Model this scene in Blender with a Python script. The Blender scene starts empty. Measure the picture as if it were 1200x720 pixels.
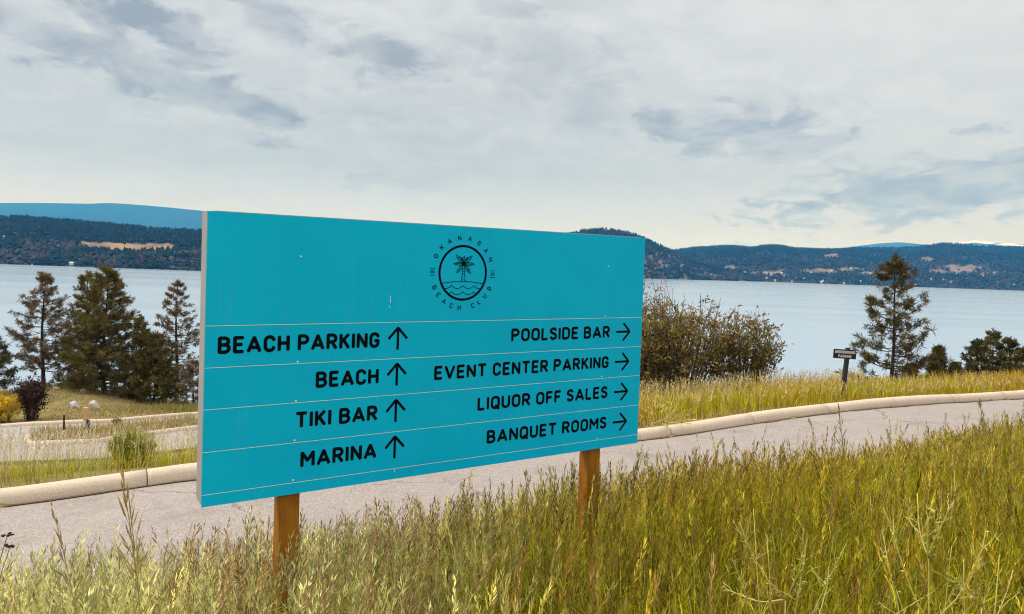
import bpy, math, random
import numpy as np
from mathutils import Vector, Matrix

random.seed(7)
RNG = np.random.default_rng(7)
scene = bpy.context.scene
C = scene.collection
PI = math.pi

# ------------------------------------------------------------------ camera
EYE = 1.85                                   # eye height above the ground by the big sign
FPX = 866.0                                  # focal length for a 1200 px wide picture
PITCH, ROLL, SHY = 0.02319, 0.03488, -29.9
Fv = np.array([0, math.cos(PITCH), -math.sin(PITCH)])
_r0 = np.array([1.0, 0, 0]); _u0 = np.array([0, math.sin(PITCH), math.cos(PITCH)])
Rv = math.cos(ROLL) * _r0 + math.sin(ROLL) * _u0
Uv = math.cos(ROLL) * _u0 - math.sin(ROLL) * _r0
CAM = np.array([0, 0, EYE])
cam = bpy.data.cameras.new('camera')
cam.sensor_width = 36; cam.lens = FPX / 1200 * 36
cam.shift_y = SHY / 1200
cam.clip_start = 0.05; cam.clip_end = 60000
co = bpy.data.objects.new('camera', cam); C.objects.link(co)
co.matrix_world = Matrix(((Rv[0], Uv[0], -Fv[0], 0), (Rv[1], Uv[1], -Fv[1], 0), (Rv[2], Uv[2], -Fv[2], EYE), (0, 0, 0, 1)))
scene.camera = co

def direction(px, py):
    d = Fv + (Rv * (px - 600) - Uv * (py - 360 - SHY)) / FPX
    return d
def at(px, py, Y):                           # point at world depth Y seen at that pixel
    d = direction(px, py)
    return CAM + d * (Y / d[1])
def proj(P):
    q = np.asarray(P, float) - CAM
    z = q @ Fv
    return 600 + FPX * (q @ Rv) / z, 360 + SHY - FPX * (q @ Uv) / z

# ------------------------------------------------------------------ light
SUN_EL = math.radians(50); SUN_AZ = math.atan2(-0.97, 0.05)      # from the left
sun = bpy.data.lights.new('sun', 'SUN'); sun.energy = 2.5; sun.angle = math.radians(12); sun.color = (1, .94, .84)
so = bpy.data.objects.new('sun', sun); C.objects.link(so)
sd = Vector((math.cos(SUN_EL) * math.sin(SUN_AZ), math.cos(SUN_EL) * math.cos(SUN_AZ), math.sin(SUN_EL)))
so.rotation_euler = sd.to_track_quat('Z', 'Y').to_euler(); so.location = sd * 60

world = bpy.data.worlds.new('World'); scene.world = world; world.use_nodes = True
wt = world.node_tree; wt.nodes.clear()
class NT:
    """small helper to write node graphs as expressions"""
    def __init__(s, t): s.t = t
    def n(s, typ, **kw):
        x = s.t.nodes.new(typ)
        for k, v in kw.items(): setattr(x, k, v)
        return x
    def put(s, sock, v):
        if isinstance(v, bpy.types.NodeSocket): s.t.links.new(v, sock)
        elif v is not None:
            try: sock.default_value = v
            except Exception: sock.default_value = (*v, 1) if len(v) == 3 else v
    def m(s, op, a, b=None, c=None, clamp=False):
        x = s.n('ShaderNodeMath', operation=op, use_clamp=clamp)
        s.put(x.inputs[0], a)
        if b is not None: s.put(x.inputs[1], b)
        if c is not None: s.put(x.inputs[2], c)
        return x.outputs[0]
    def v(s, op, a, b=None):
        x = s.n('ShaderNodeVectorMath', operation=op); s.put(x.inputs[0], a)
        if b is not None: s.put(x.inputs[1], b)
        return x.outputs['Value'] if op in ('DOT_PRODUCT', 'LENGTH', 'DISTANCE') else x.outputs[0]
    def noise(s, vec, scale, detail=4, rough=.55, dist=0, color=False):
        x = s.n('ShaderNodeTexNoise'); s.put(x.inputs['Vector'], vec)
        x.inputs['Scale'].default_value = scale; x.inputs['Detail'].default_value = detail
        x.inputs['Roughness'].default_value = rough; x.inputs['Distortion'].default_value = dist
        return x.outputs['Color' if color else 'Fac']
    def ramp(s, f, stops):
        x = s.n('ShaderNodeValToRGB'); s.put(x.inputs[0], f); e = x.color_ramp.elements
        while len(e) < len(stops): e.new(.5)
        for k, (p, c) in zip(e, stops):
            k.position = p; k.color = (*c, 1) if not isinstance(c, (int, float)) else (c, c, c, 1)
        return x.outputs[0]
    def mix(s, f, a, b, blend='MIX'):
        x = s.n('ShaderNodeMix', data_type='RGBA', blend_type=blend)
        s.put(x.inputs[0], f); s.put(x.inputs[6], a if isinstance(a, bpy.types.NodeSocket) else (*a, 1)); s.put(x.inputs[7], b if isinstance(b, bpy.types.NodeSocket) else (*b, 1))
        return x.outputs[2]
    def mapr(s, f, a, b, c=0, d=1, smooth=True):
        x = s.n('ShaderNodeMapRange', interpolation_type='SMOOTHSTEP' if smooth else 'LINEAR'); s.put(x.inputs[0], f)
        for i, q in enumerate((a, b, c, d)): x.inputs[i + 1].default_value = q
        return x.outputs[0]

w = NT(wt)
sky = w.n('ShaderNodeTexSky', sky_type='NISHITA', sun_disc=False)
sky.sun_elevation = SUN_EL; sky.sun_rotation = SUN_AZ; sky.air_density = 1.2; sky.dust_density = 2.5
tc = w.n('ShaderNodeTexCoord'); gen = tc.outputs['Generated']
sep = w.n('ShaderNodeSeparateXYZ'); w.put(sep.inputs[0], gen)
dz = w.m('MAXIMUM', sep.outputs[2], 0.0)
den = w.m('ADD', dz, 0.27)
comb = w.n('ShaderNodeCombineXYZ')
w.put(comb.inputs[0], w.m('DIVIDE', sep.outputs[0], den)); w.put(comb.inputs[1], w.m('DIVIDE', sep.outputs[1], den))
flat = comb.outputs[0]                                  # position on the cloud layer
big = w.noise(flat, 0.85, 3, .5, .3)
mid = w.noise(flat, 5.4, 8, .62, .4)
fine = w.noise(flat, 7.0, 8, .62, .25)
warp = w.noise(flat, 6.2, 8, .64, .5)
def bank(px, py, rx, ry, tilt=0.0):
    """a darker cloud bank at its place in the sky: an uneven patch in direction space"""
    d = direction(px, py); d = d / np.linalg.norm(d)
    rel = w.v('SUBTRACT', gen, tuple(d))
    ct, st = math.cos(tilt), math.sin(tilt)
    ax = (Rv * ct - Uv * st) * FPX / rx; ay = (Uv * ct + Rv * st) * FPX / ry
    a = w.v('DOT_PRODUCT', rel, tuple(ax)); b = w.v('DOT_PRODUCT', rel, tuple(ay))
    r = w.m('ADD', w.m('POWER', a, 2), w.m('POWER', b, 2))
    r = w.m('ADD', w.m('SQRT', r), w.m('MULTIPLY', w.m('SUBTRACT', warp, .5), 4.4))
    return w.mapr(r, 1.25, .45)
banks = [(135, 18, 80, 22, .15, 1.0), (170, 82, 130, 30, .3, .8), (240, 100, 95, 20, .25, 1.0), (325, 18, 40, 24, .2, .7), (450, 70, 60, 24, .1, .8),
         (600, 5, 50, 16, .1, .6), (660, 85, 90, 45, .3, .45), (860, 150, 120, 26, .15, .85), (760, 140, 100, 20, .1, .35), (940, 180, 60, 16, .1, .45), (1130, 215, 170, 36, -.1, .9), (1060, 240, 90, 14, 0, .7), (470, 213, 60, 12, 0, .3)]
dark = None
for (px, py, rx, ry, tl, k) in banks:
    q = w.m('MULTIPLY', bank(px, py, rx, ry, tl), k)
    dark = q if dark is None else w.m('MAXIMUM', dark, q)
tex = w.mapr(mid, .36, .68)
dark = w.m('MULTIPLY', dark, w.m('ADD', w.m('MULTIPLY', tex, .7), .42), clamp=True)
gd = w.n('ShaderNodeVectorMath', operation='DOT_PRODUCT'); w.put(gd.inputs[0], gen); gd.inputs[1].default_value = (1, 0, 0); grad0 = gd.outputs['Value']
gen_dark = w.m('MULTIPLY', w.mapr(w.m('ADD', w.m('MULTIPLY', mid, .6), w.m('MULTIPLY', big, .4)), .47, .64), w.m('MULTIPLY', w.mapr(dz, .10, .24, .10, .40), w.mapr(grad0, -.15, .35, 1.0, .35)))
dark = w.m('MAXIMUM', dark, gen_dark)
# pale overcast: greyer blue band above the horizon, whiter high up, brighter towards the zenith
base = w.ramp(dz, [(0.0, (.92, .99, 1.30)), (0.045, (.83, .90, 1.10)), (0.12, (.575, .64, .71)), (0.22, (.61, .655, .705)), (0.36, (.76, .79, .81)), (0.6, (1, 1, 1)), (1.0, (1, 1, 1))])
grad = w.n('ShaderNodeVectorMath', operation='DOT_PRODUCT'); w.put(grad.inputs[0], gen); grad.inputs[1].default_value = (1, 0, 0)
right = w.mapr(grad.outputs['Value'], -.1, .5)
base = w.mix(w.m('MULTIPLY', right, .35), base, (.86, .88, .88))
base = w.mix(w.m('MULTIPLY', w.mapr(fine, .42, .66), w.mapr(dz, .08, .22, .10, .27)), base, (.90, .93, .95))
greyc = w.mix(right, (.34, .38, .43), (.41, .475, .54))
base = w.mix(dark, base, greyc)
lift = w.mapr(dz, .38, 1.0, 1.0, 2.1)
cl = w.n('ShaderNodeVectorMath', operation='SCALE'); w.put(cl.inputs[0], base); w.put(cl.inputs['Scale'], w.m('MULTIPLY', lift, 10.0))
skymix = w.mix(.93, sky.outputs[0], cl.outputs[0])
bg = w.n('ShaderNodeBackground'); w.put(bg.inputs[0], skymix); bg.inputs[1].default_value = 0.1
wo = w.n('ShaderNodeOutputWorld'); wt.links.new(bg.outputs[0], wo.inputs[0])

scene.view_settings.view_transform = 'Standard'; scene.view_settings.look = 'None'
scene.view_settings.exposure = 0.0; scene.view_settings.gamma = 1.0; scene.view_settings.use_curve_mapping = False
scene.render.engine = 'CYCLES'
cy = scene.cycles
cy.use_denoising = True; cy.max_bounces = 5; cy.diffuse_bounces = 3; cy.glossy_bounces = 2; cy.transmission_bounces = 3
cy.volume_bounces = 0; cy.transparent_max_bounces = 6; cy.caustics_reflective = False; cy.caustics_refractive = False
cy.sample_clamp_indirect = 6; cy.filter_width = 1.1

# ------------------------------------------------------------------ helpers
def smooth(e0, e1, x):
    t = np.clip((np.asarray(x, float) - e0) / (e1 - e0), 0, 1); return t * t * (3 - 2 * t)
def hash2(i, j, s):
    n = (i * 374761393 + j * 668265263 + s * 974634777) & 0x7fffffff
    n = ((n ^ (n >> 13)) * 1274126177) & 0x7fffffff
    return ((n ^ (n >> 16)) & 0xffff) / 65535.0
def vnoise(x, y, s=0):
    x = np.asarray(x, float); y = np.asarray(y, float)
    i = np.floor(x).astype(np.int64); j = np.floor(y).astype(np.int64)
    fx = x - i; fy = y - j; fx = fx * fx * (3 - 2 * fx); fy = fy * fy * (3 - 2 * fy)
    a = hash2(i, j, s); b = hash2(i + 1, j, s); c = hash2(i, j + 1, s); d = hash2(i + 1, j + 1, s)
    return (a * (1 - fx) + b * fx) * (1 - fy) + (c * (1 - fx) + d * fx) * fy
def fbm(x, y, s=0, o=4):
    r = 0; a = .5; t = 0
    for k in range(o):
        r = r + a * vnoise(np.asarray(x) * 2 ** k, np.asarray(y) * 2 ** k, s + k); t += a; a *= .5
    return r / t

def raw_mesh(name, V, faces, cols=None, smooth_shade=False, matidx=None):
    """faces: list of integer arrays (m,k)"""
    V = np.ascontiguousarray(V, np.float32)
    me = bpy.data.meshes.new(name)
    faces = [np.asarray(f, np.int32) for f in faces if len(f)]
    loops = np.concatenate([f.ravel() for f in faces]).astype(np.int32)
    tot = np.concatenate([np.full(len(f), f.shape[1], np.int32) for f in faces])
    start = np.concatenate([[0], np.cumsum(tot)[:-1]]).astype(np.int32)
    me.vertices.add(len(V)); me.vertices.foreach_set('co', V.ravel())
    me.loops.add(len(loops)); me.loops.foreach_set('vertex_index', loops)
    me.polygons.add(len(tot)); me.polygons.foreach_set('loop_start', start); me.polygons.foreach_set('loop_total', tot)
    me.polygons.foreach_set('use_smooth', np.full(len(tot), bool(smooth_shade)))
    if matidx is not None: me.polygons.foreach_set('material_index', np.asarray(matidx, np.int32))
    me.update(calc_edges=True); me.validate()
    if cols is not None:
        at_ = me.attributes.new('Col', 'FLOAT_COLOR', 'POINT')
        c4 = np.ones((len(V), 4), np.float32); c4[:, :3] = cols
        at_.data.foreach_set('color', c4.ravel())
    return me
def obj(name, me, mats, parent=None):
    o = bpy.data.objects.new(name, me); C.objects.link(o)
    for m in (mats if isinstance(mats, (list, tuple)) else [mats]): me.materials.append(m)
    if parent is not None: o.parent = parent
    return o
def tag(o, label=None, cat=None, group=None, kind=None):
    if label: o['label'] = label
    if cat: o['category'] = cat
    if group: o['group'] = group
    if kind: o['kind'] = kind
    return o
def thing(name, label, cat, loc=(0, 0, 0), rotz=0, group=None):
    o = bpy.data.objects.new(name, None); C.objects.link(o); o.empty_display_size = .2
    o.location = loc; o.rotation_euler = (0, 0, rotz)
    return tag(o, label, cat, group)

class MB:
    """mesh collector: boxes, prisms, tubes, loose polygons"""
    def __init__(s): s.v = []; s.f = {}; s.n = 0; s.mi = {}; s.c = []
    def add(s, V, F, mat=0, col=(1, 1, 1)):
        V = np.asarray(V, float)
        for f in F:
            s.f.setdefault(len(f), []).append([i + s.n for i in f]); s.mi.setdefault(len(f), []).append(mat)
        s.v.append(V); s.n += len(V)
        s.c.append(np.broadcast_to(np.asarray(col, float), (len(V), 3)))
    def box(s, x0, x1, y0, y1, z0, z1, mat=0):
        s.add([(x0, y0, z0), (x1, y0, z0), (x1, y1, z0), (x0, y1, z0), (x0, y0, z1), (x1, y0, z1), (x1, y1, z1), (x0, y1, z1)],
              [(0, 3, 2, 1), (4, 5, 6, 7), (0, 1, 5, 4), (1, 2, 6, 5), (2, 3, 7, 6), (3, 0, 4, 7)], mat)
    def bbox(s, x0, x1, y0, y1, z0, z1, b, mat=0):      # box with its four upright edges and top chamfered
        def ring(i, z): return [(x0 + b + i, y0 + i, z), (x1 - b - i, y0 + i, z), (x1 - i, y0 + b + i, z), (x1 - i, y1 - b - i, z), (x1 - b - i, y1 - i, z), (x0 + b + i, y1 - i, z), (x0 + i, y1 - b - i, z), (x0 + i, y0 + b + i, z)]
        V = ring(0, z0) + ring(0, z1 - b) + ring(b * .7, z1)
        F = [tuple(range(7, -1, -1)), tuple(range(16, 24))]
        for r in (0, 8):
            for i in range(8): F.append((r + i, r + (i + 1) % 8, r + 8 + (i + 1) % 8, r + 8 + i))
        s.add(V, F, mat)
    def tube(s, pts, rad, k=6, mat=0, col=(1, 1, 1)):
        pts = np.asarray(pts, float); n = len(pts); rad = np.broadcast_to(np.asarray(rad, float), (n,))
        T = np.gradient(pts, axis=0); T /= np.linalg.norm(T, axis=1)[:, None] + 1e-12
        ref = np.array([0, 0, 1.0]) if abs(T[0][2]) < .9 else np.array([1.0, 0, 0])
        V = []
        for i in range(n):
            a = np.cross(T[i], ref); a /= np.linalg.norm(a) + 1e-12; b = np.cross(T[i], a)
            for j in range(k):
                th = 2 * PI * j / k; V.append(pts[i] + rad[i] * (a * math.cos(th) + b * math.sin(th)))
        F = [(i * k + j, i * k + (j + 1) % k, (i + 1) * k + (j + 1) % k, (i + 1) * k + j) for i in range(n - 1) for j in range(k)]
        F.append(tuple(range(k - 1, -1, -1))); F.append(tuple(range((n - 1) * k, n * k)))
        s.add(V, F, mat, col)
    def mesh(s, name, sm=False, cols=False):
        V = np.concatenate(s.v); ks = sorted(s.f)
        mi = np.concatenate([s.mi[k] for k in ks])
        return raw_mesh(name, V, [np.array(s.f[k]) for k in ks], np.concatenate(s.c) if cols else None, sm, mi)

# ------------------------------------------------------------------ materials
def material(name):
    m = bpy.data.materials.new(name); m.use_nodes = True
    t = m.node_tree; t.nodes.clear(); g = NT(t)
    out = g.n('ShaderNodeOutputMaterial'); p = g.n('ShaderNodeBsdfPrincipled'); t.links.new(p.outputs[0], out.inputs[0])
    p.inputs['Specular IOR Level'].default_value = .25
    return m, g, p, out
def objpos(g): return g.n('ShaderNodeTexCoord').outputs['Object']
def worldpos(g): return g.n('ShaderNodeNewGeometry').outputs['Position']
def bump(g, p, h, strength=.3, dist=.01):
    b = g.n('ShaderNodeBump'); b.inputs['Strength'].default_value = strength; b.inputs['Distance'].default_value = dist
    g.put(b.inputs['Height'], h); g.put(p.inputs['Normal'], b.outputs[0])
def simple(name, col, rough=.6, var=.12, scale=20, metallic=0, spec=.25, bmp=0):
    m, g, p, _ = material(name)
    n = g.noise(objpos(g), scale, 5, .6)
    c = g.mix(n, tuple(np.array(col) * (1 - var)), tuple(np.minimum(np.array(col) * (1 + var), 1)))
    g.put(p.inputs['Base Color'], c); p.inputs['Roughness'].default_value = rough
    p.inputs['Metallic'].default_value = metallic; p.inputs['Specular IOR Level'].default_value = spec
    if bmp: bump(g, p, n, bmp)
    return m
def leafmat(name, trans=.35, rough=.65, spec=.2, var=.25, vs=6.0, wpos=True):
    """per-plant colour from the mesh, with thin see-through blades"""
    m, g, p, out = material(name)
    a = g.n('ShaderNodeAttribute', attribute_name='Col').outputs['Color']
    n = g.noise(worldpos(g) if wpos else objpos(g), vs, 3, .6)
    k = g.n('ShaderNodeVectorMath', operation='SCALE'); g.put(k.inputs[0], a); g.put(k.inputs['Scale'], g.mapr(n, .3, .7, 1 - var, 1 + var))
    g.put(p.inputs['Base Color'], k.outputs[0]); p.inputs['Roughness'].default_value = rough; p.inputs['Specular IOR Level'].default_value = spec
    tr = g.n('ShaderNodeBsdfTranslucent'); g.put(tr.inputs[0], k.outputs[0])
    mx = g.n('ShaderNodeMixShader'); mx.inputs[0].default_value = trans
    g.t.links.new(p.outputs[0], mx.inputs[1]); g.t.links.new(tr.outputs[0], mx.inputs[2]); g.t.links.new(mx.outputs[0], out.inputs[0])
    return m
M = {}
M['blade'] = leafmat('grass_blade', .26, .6, .06)
M['needle'] = leafmat('needles', .12, .7, .15, .3, 2.0)
M['leaf'] = leafmat('leaves', .42, .6, .2, .25, 3.0)
M['farleaf'] = leafmat('far_foliage', 0.0, .9, .05, .3, .02)
M['black'] = simple('black_vinyl', (.004, .005, .008), .6, .1, 20, 0, .04)
M['teal'] = None
# teal painted panel
m, g, p, _ = material('teal_panel')
op = objpos(g)
n1 = g.noise(op, 3, 4); n2 = g.noise(op, 90, 2)
c = g.mix(g.mapr(n1, .3, .7), (.0006, .48, .77), (.0010, .52, .81))
sp = g.mapr(g.noise(op, 160, 1), .80, .83)
c = g.mix(g.m('MULTIPLY', sp, .35), c, (.45, .65, .68))
st = g.n('ShaderNodeMapping'); g.put(st.inputs[0], op); st.inputs['Scale'].default_value = (14, 1, .8)
c = g.mix(g.m('MULTIPLY', g.mapr(g.noise(st.outputs[0], 2.5, 5, .65), .5, .8), .16), c, (.10, .42, .5))
g.put(p.inputs['Base Color'], c); p.inputs['Roughness'].default_value = .5; p.inputs['Specular IOR Level'].default_value = .10
bump(g, p, n1, .04, .02); M['teal'] = m
M['seam'] = simple('pale_seam', (.58, .85, .88), .5, .15, 40)
M['screw'] = simple('screw_head', (.8, .82, .82), .35, .05)
M['alu'] = simple('grey_metal', (.37, .34, .335), .5, .10, 12, .25)
# stained timber
m, g, p, _ = material('stained_timber')
op = objpos(g); mp = g.n('ShaderNodeMapping'); g.put(mp.inputs[0], op); mp.inputs['Scale'].default_value = (26, 26, 1.4)
n = g.noise(mp.outputs[0], 2.2, 6, .65, 1.2); n2 = g.noise(op, 5, 3)
c = g.ramp(n, [(.25, (.17, .055, .003)), (.5, (.34, .125, .007)), (.75, (.44, .175, .014))])
c = g.mix(g.mapr(n2, .5, .75), c, (.26, .09, .006))
g.put(p.inputs['Base Color'], c); p.inputs['Roughness'].default_value = .6; bump(g, p, n, .35, .004); M['timber'] = m
# asphalt, worn and pale
def asphalt(name, lo, hi, grain):
    m, g, p, _ = material(name)
    wp = worldpos(g)
    v = g.n('ShaderNodeTexVoronoi'); g.put(v.inputs['Vector'], wp); v.inputs['Scale'].default_value = grain
    sepc = g.n('ShaderNodeSeparateColor'); g.put(sepc.inputs[0], v.outputs['Color'])
    fine = g.noise(wp, grain * .45, 4, .7)
    patch = g.noise(wp, .45, 5, .6, .6); big = g.noise(wp, 1.8, 5, .65)
    c = g.mix(g.m('ADD', g.m('MULTIPLY', sepc.outputs[0], .75), g.m('MULTIPLY', fine, .3), clamp=True), lo, hi)
    c = g.mix(g.m('MULTIPLY', g.mapr(patch, .52, .72), .4), c, (.40, .36, .32))
    c = g.mix(g.m('MULTIPLY', g.mapr(big, .50, .70), .34), c, (.17, .14, .125))
    vc = g.n('ShaderNodeTexVoronoi', feature='DISTANCE_TO_EDGE'); wv = g.v('ADD', wp, g.v('MULTIPLY', g.noise(wp, 1.4, 4, .6, 0, True), (.8, .8, 0)))
    g.put(vc.inputs['Vector'], wv); vc.inputs['Scale'].default_value = .33
    crack = g.mapr(vc.outputs['Distance'], .006, .001)
    c = g.mix(g.m('MULTIPLY', crack, g.m('MULTIPLY', g.mapr(patch, .42, .55), .6)), c, (.07, .06, .055))
    g.put(p.inputs['Base Color'], c); p.inputs['Roughness'].default_value = .9
    return m
M['asphalt'] = asphalt('worn_asphalt', (.20, .170, .155), (.42, .370, .345), 80)
M['asphalt2'] = asphalt('pale_asphalt', (.26, .235, .225), (.42, .39, .375), 18)
# concrete kerb
m, g, p, _ = material('kerb_concrete')
wp = worldpos(g); n = g.noise(wp, 3, 6, .65); n2 = g.noise(wp, 60, 3, .7)
c = g.mix(n, (.60, .49, .37), (.78, .65, .50)); c = g.mix(g.mapr(n2, .35, .7), (.52, .42, .32), c)
st3 = g.noise(wp, 1.1, 6, .7, .5); c = g.mix(g.m('MULTIPLY', g.mapr(st3, .54, .68), .45), c, (.36, .28, .20))
g.put(p.inputs['Base Color'], c); p.inputs['Roughness'].default_value = .85; bump(g, p, n2, .25, .006); M['kerb'] = m
M['joint'] = simple('kerb_joint', (.13, .10, .075), .9)
# bare ground / dry turf
m, g, p, _ = material('dry_ground')
wp = worldpos(g); n = g.noise(wp, .35, 6, .6); n2 = g.noise(wp, 7, 6, .7); n3 = g.noise(wp, 1.4, 5, .6)
c = g.ramp(g.m('ADD', g.m('MULTIPLY', n2, .6), g.m('MULTIPLY', n3, .4)), [(.3, (.10, .075, .03)), (.48, (.22, .165, .065)), (.66, (.33, .26, .12))])
c = g.mix(g.m('MULTIPLY', g.mapr(n, .45, .65), .5), c, (.16, .15, .04))
g.put(p.inputs['Base Color'], c); p.inputs['Roughness'].default_value = .95; bump(g, p, n2, .5, .05); M['ground'] = m
# lake
m, g, p, _ = material('lake_water')
wp = worldpos(g); mp = g.n('ShaderNodeMapping'); g.put(mp.inputs[0], wp); mp.inputs['Scale'].default_value = (.0012, .010, 1); mp.inputs['Rotation'].default_value = (0, 0, .05)
n = g.noise(mp.outputs[0], 1.0, 5, .55, .3); n2 = g.noise(wp, .02, 3)
g.put(p.inputs['Base Color'], g.mix(n, (.28, .37, .47), (.32, .42, .52)))
g.put(p.inputs['Roughness'], g.mapr(n, .3, .7, .17, .21)); p.inputs['IOR'].default_value = 1.333; p.inputs['Specular IOR Level'].default_value = .5
M['lake'] = m
# hills (colour from mesh: forest floor, fields, snow)
def hillmat(name, sc, var):
    m, g, p, _ = material(name)
    a = g.n('ShaderNodeAttribute', attribute_name='Col').outputs['Color']; wp = worldpos(g)
    n = g.noise(wp, sc, 8, .7)
    k = g.n('ShaderNodeVectorMath', operation='SCALE'); g.put(k.inputs[0], a); g.put(k.inputs['Scale'], g.mapr(n, .3, .7, 1 - var, 1 + var))
    g.put(p.inputs['Base Color'], k.outputs[0]); p.inputs['Roughness'].default_value = 1; p.inputs['Specular IOR Level'].default_value = 0
    return m
M['hill'] = hillmat('hillside', .012, .35); M['mountain'] = hillmat('mountainside', .0012, .25)
M['rock'] = simple('granite', (.50, .45, .42), .85, .25, 6, bmp=.4)
m, g, p, _ = material('tree_bark')
op = objpos(g); mp = g.n('ShaderNodeMapping'); g.put(mp.inputs[0], op); mp.inputs['Scale'].default_value = (8, 8, 1.5)
n = g.noise(mp.outputs[0], 3, 5, .7); g.put(p.inputs['Base Color'], g.mix(n, (.028, .018, .012), (.085, .058, .042))); p.inputs['Roughness'].default_value = .95; bump(g, p, n, .6, .02); M['bark'] = m
M['twig'] = simple('twig_bark', (.075, .052, .045), .9, .3, 8)
M['darkpost'] = simple('dark_painted_wood', (.028, .034, .042), .6, .25, 14)
M['signblack'] = simple('black_sign_board', (.014, .015, .020), .55, .2, 10)
M['white'] = simple('white_letter', (.62, .60, .60), .6, .05)
M['orange'] = simple('orange_paint', (.64, .36, .19), .7, .3, 10)
M['label'] = simple('white_label', (.70, .72, .76), .6, .08)
M['stake'] = simple('weathered_stake', (.28, .17, .09), .9, .3, 12)
M['darkmetal'] = simple('dark_metal', (.03, .024, .022), .6, .2, 10)
M['wallpaint'] = simple('pale_wall', (.62, .61, .59), .8, .06, .2)
M['roofgrey'] = simple('grey_roof', (.25, .24, .24), .8, .1, .2)

# ------------------------------------------------------------------ terrain
edge_px = [(0, 595), (110, 579), (230, 562), (750, 517), (820, 507), (900, 494.5), (960, 486), (1020, 479), (1100, 473), (1200, 467.5)]
_p = []
for x, y in edge_px:
    d = direction(x, y); _p.append(CAM + d * (-2.65 / d[2]))
_p = np.array(_p)
quad = np.polyfit(_p[:, 0], _p[:, 1], 2)
ex, ez = [], []
for x, y in edge_px:
    Y = 10.0
    for _ in range(60): Y = .5 * Y + .5 * np.polyval(quad, at(x, y, Y)[0])
    P = at(x, y, Y); ex.append(P[0]); ez.append(P[2])
ex = np.array(ex); ez = np.array(ez); XL, XR = ex[0], ex[-1]
def edge_y(x):                                   # far edge of the road, y as a function of x
    x = np.asarray(x, float); xc = np.clip(x, XL - 3, XR + 3)
    return np.polyval(quad, xc) + (x - xc) * np.polyval(np.polyder(quad), xc)
def edge_z(x): return np.interp(x, ex, ez)
ROADW = 4.0
def nrm(x):                                       # unit normal pointing away from the camera side
    s = np.polyval(np.polyder(quad), np.clip(x, XL - 3, XR + 3)); l = np.sqrt(1 + s * s)
    return -s / l, 1 / l
EXS = np.linspace(-70, 80, 1500); EYS = edge_y(EXS)
def road_n(x, y):
    """signed distance beyond the far road edge, and the edge x it belongs to"""
    x = np.asarray(x, float); y = np.asarray(y, float)
    xe = x.copy()
    for _ in range(4):
        nx, ny = nrm(xe); d = (x - xe) * nx + (y - edge_y(xe)) * ny
        xe = xe + .8 * ((x - nx * d) - xe)
    nx, ny = nrm(xe); d = (x - xe) * nx + (y - edge_y(xe)) * ny
    return d, xe
def base_h(n):
    return np.interp(n, [-200, -60, -12, -5.8, -4.0, 0, 5, 12, 20, 30, 40, 55, 95, 120, 900], [14, 3, .2, 0, -.75, -.75, -1.4, -2.6, -4.6, -6.4, -8.5, -14, -36, -43, -60])
ctrl = []
for px, py, Y in [(0, 571, 8.05), (115, 556, 8.7), (225, 546, 9.5), (0, 556, 11.2), (120, 550, 11.8), (225, 542, 12.2), (0, 545, 16), (120, 541, 16.5), (225, 530, 17),
                  (0, 527, 24), (60, 524.5, 24), (120, 522, 24.5), (225, 507, 27), (0, 508, 29), (100, 508, 29), (225, 496, 31),
                  (0, 503.5, 33), (60, 500, 33), (130, 497.5, 33.5), (228, 489, 35), (0, 487, 37), (100, 482, 37), (200, 482, 38), (0, 462, 42), (60, 456, 42), (105, 462, 42), (160, 476, 42), (215, 480, 42),
                  (60, 453, 46), (120, 462, 46), (200, 476, 46), (-200, 500, 33), (-200, 545, 18), (-200, 470, 42), (-400, 520, 26),
                  (750, 500, 12.25), (830, 490, 13.4), (900, 480.5, 14.4), (1000, 470, 16.2), (1100, 463, 17.4), (1200, 458, 18.3),
                  (760, 485, 15), (830, 477, 16.5), (900, 468, 17.6), (1000, 464, 18.8), (1100, 459, 19.8), (1200, 453, 20.4), (1400, 445, 22), (1043, 462, 21),
                  (760, 487, 19), (900, 472, 22), (1000, 470, 24), (1100, 468, 25), (1200, 462, 26)]:
    ctrl.append(at(px, py, Y))
for x, y, z in [(0, 0, .1), (-1.2, 3, 0), (.8, 4.3, 0), (-3, 1, .05), (3, 1, .1), (3, 5, .1), (5, 7.2, .05)]: ctrl.append((x, y, z))
for x in np.linspace(-14, 20, 10):
    nx, ny = nrm(x)
    for f in (0, .35, .7, 1.0): ctrl.append((x - nx * ROADW * f, edge_y(x) - ny * ROADW * f, edge_z(x)))
ctrl = np.array(ctrl, float)
def kern(r): return np.exp(-r / 9.0)
_dn, _ = road_n(ctrl[:, 0], ctrl[:, 1])
_K = kern(np.linalg.norm(ctrl[:, None, :2] - ctrl[None, :, :2], axis=2)) + np.eye(len(ctrl)) * .004
_wt = np.linalg.solve(_K, ctrl[:, 2] - base_h(_dn))
def height(x, y):
    x = np.asarray(x, float); y = np.asarray(y, float); sh = x.shape; x = x.ravel(); y = y.ravel()
    n, _ = road_n(x, y); out = base_h(n)
    for i in range(0, len(x), 20000):
        r = np.sqrt((x[i:i + 20000, None] - ctrl[None, :, 0]) ** 2 + (y[i:i + 20000, None] - ctrl[None, :, 1]) ** 2)
        out[i:i + 20000] += kern(r) @ _wt
    return out.reshape(sh)
def hz(x, y): return float(height(np.array([x]), np.array([y]))[0])
def on_ground(px, Y):                            # ground point at that column and depth
    x = at(px, 450, Y)[0]
    for _ in range(3):
        z = hz(x, Y); q = proj((x, Y, z)); x += (px - q[0]) / FPX * Y
    return np.array([x, Y, hz(x, Y)])

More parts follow.
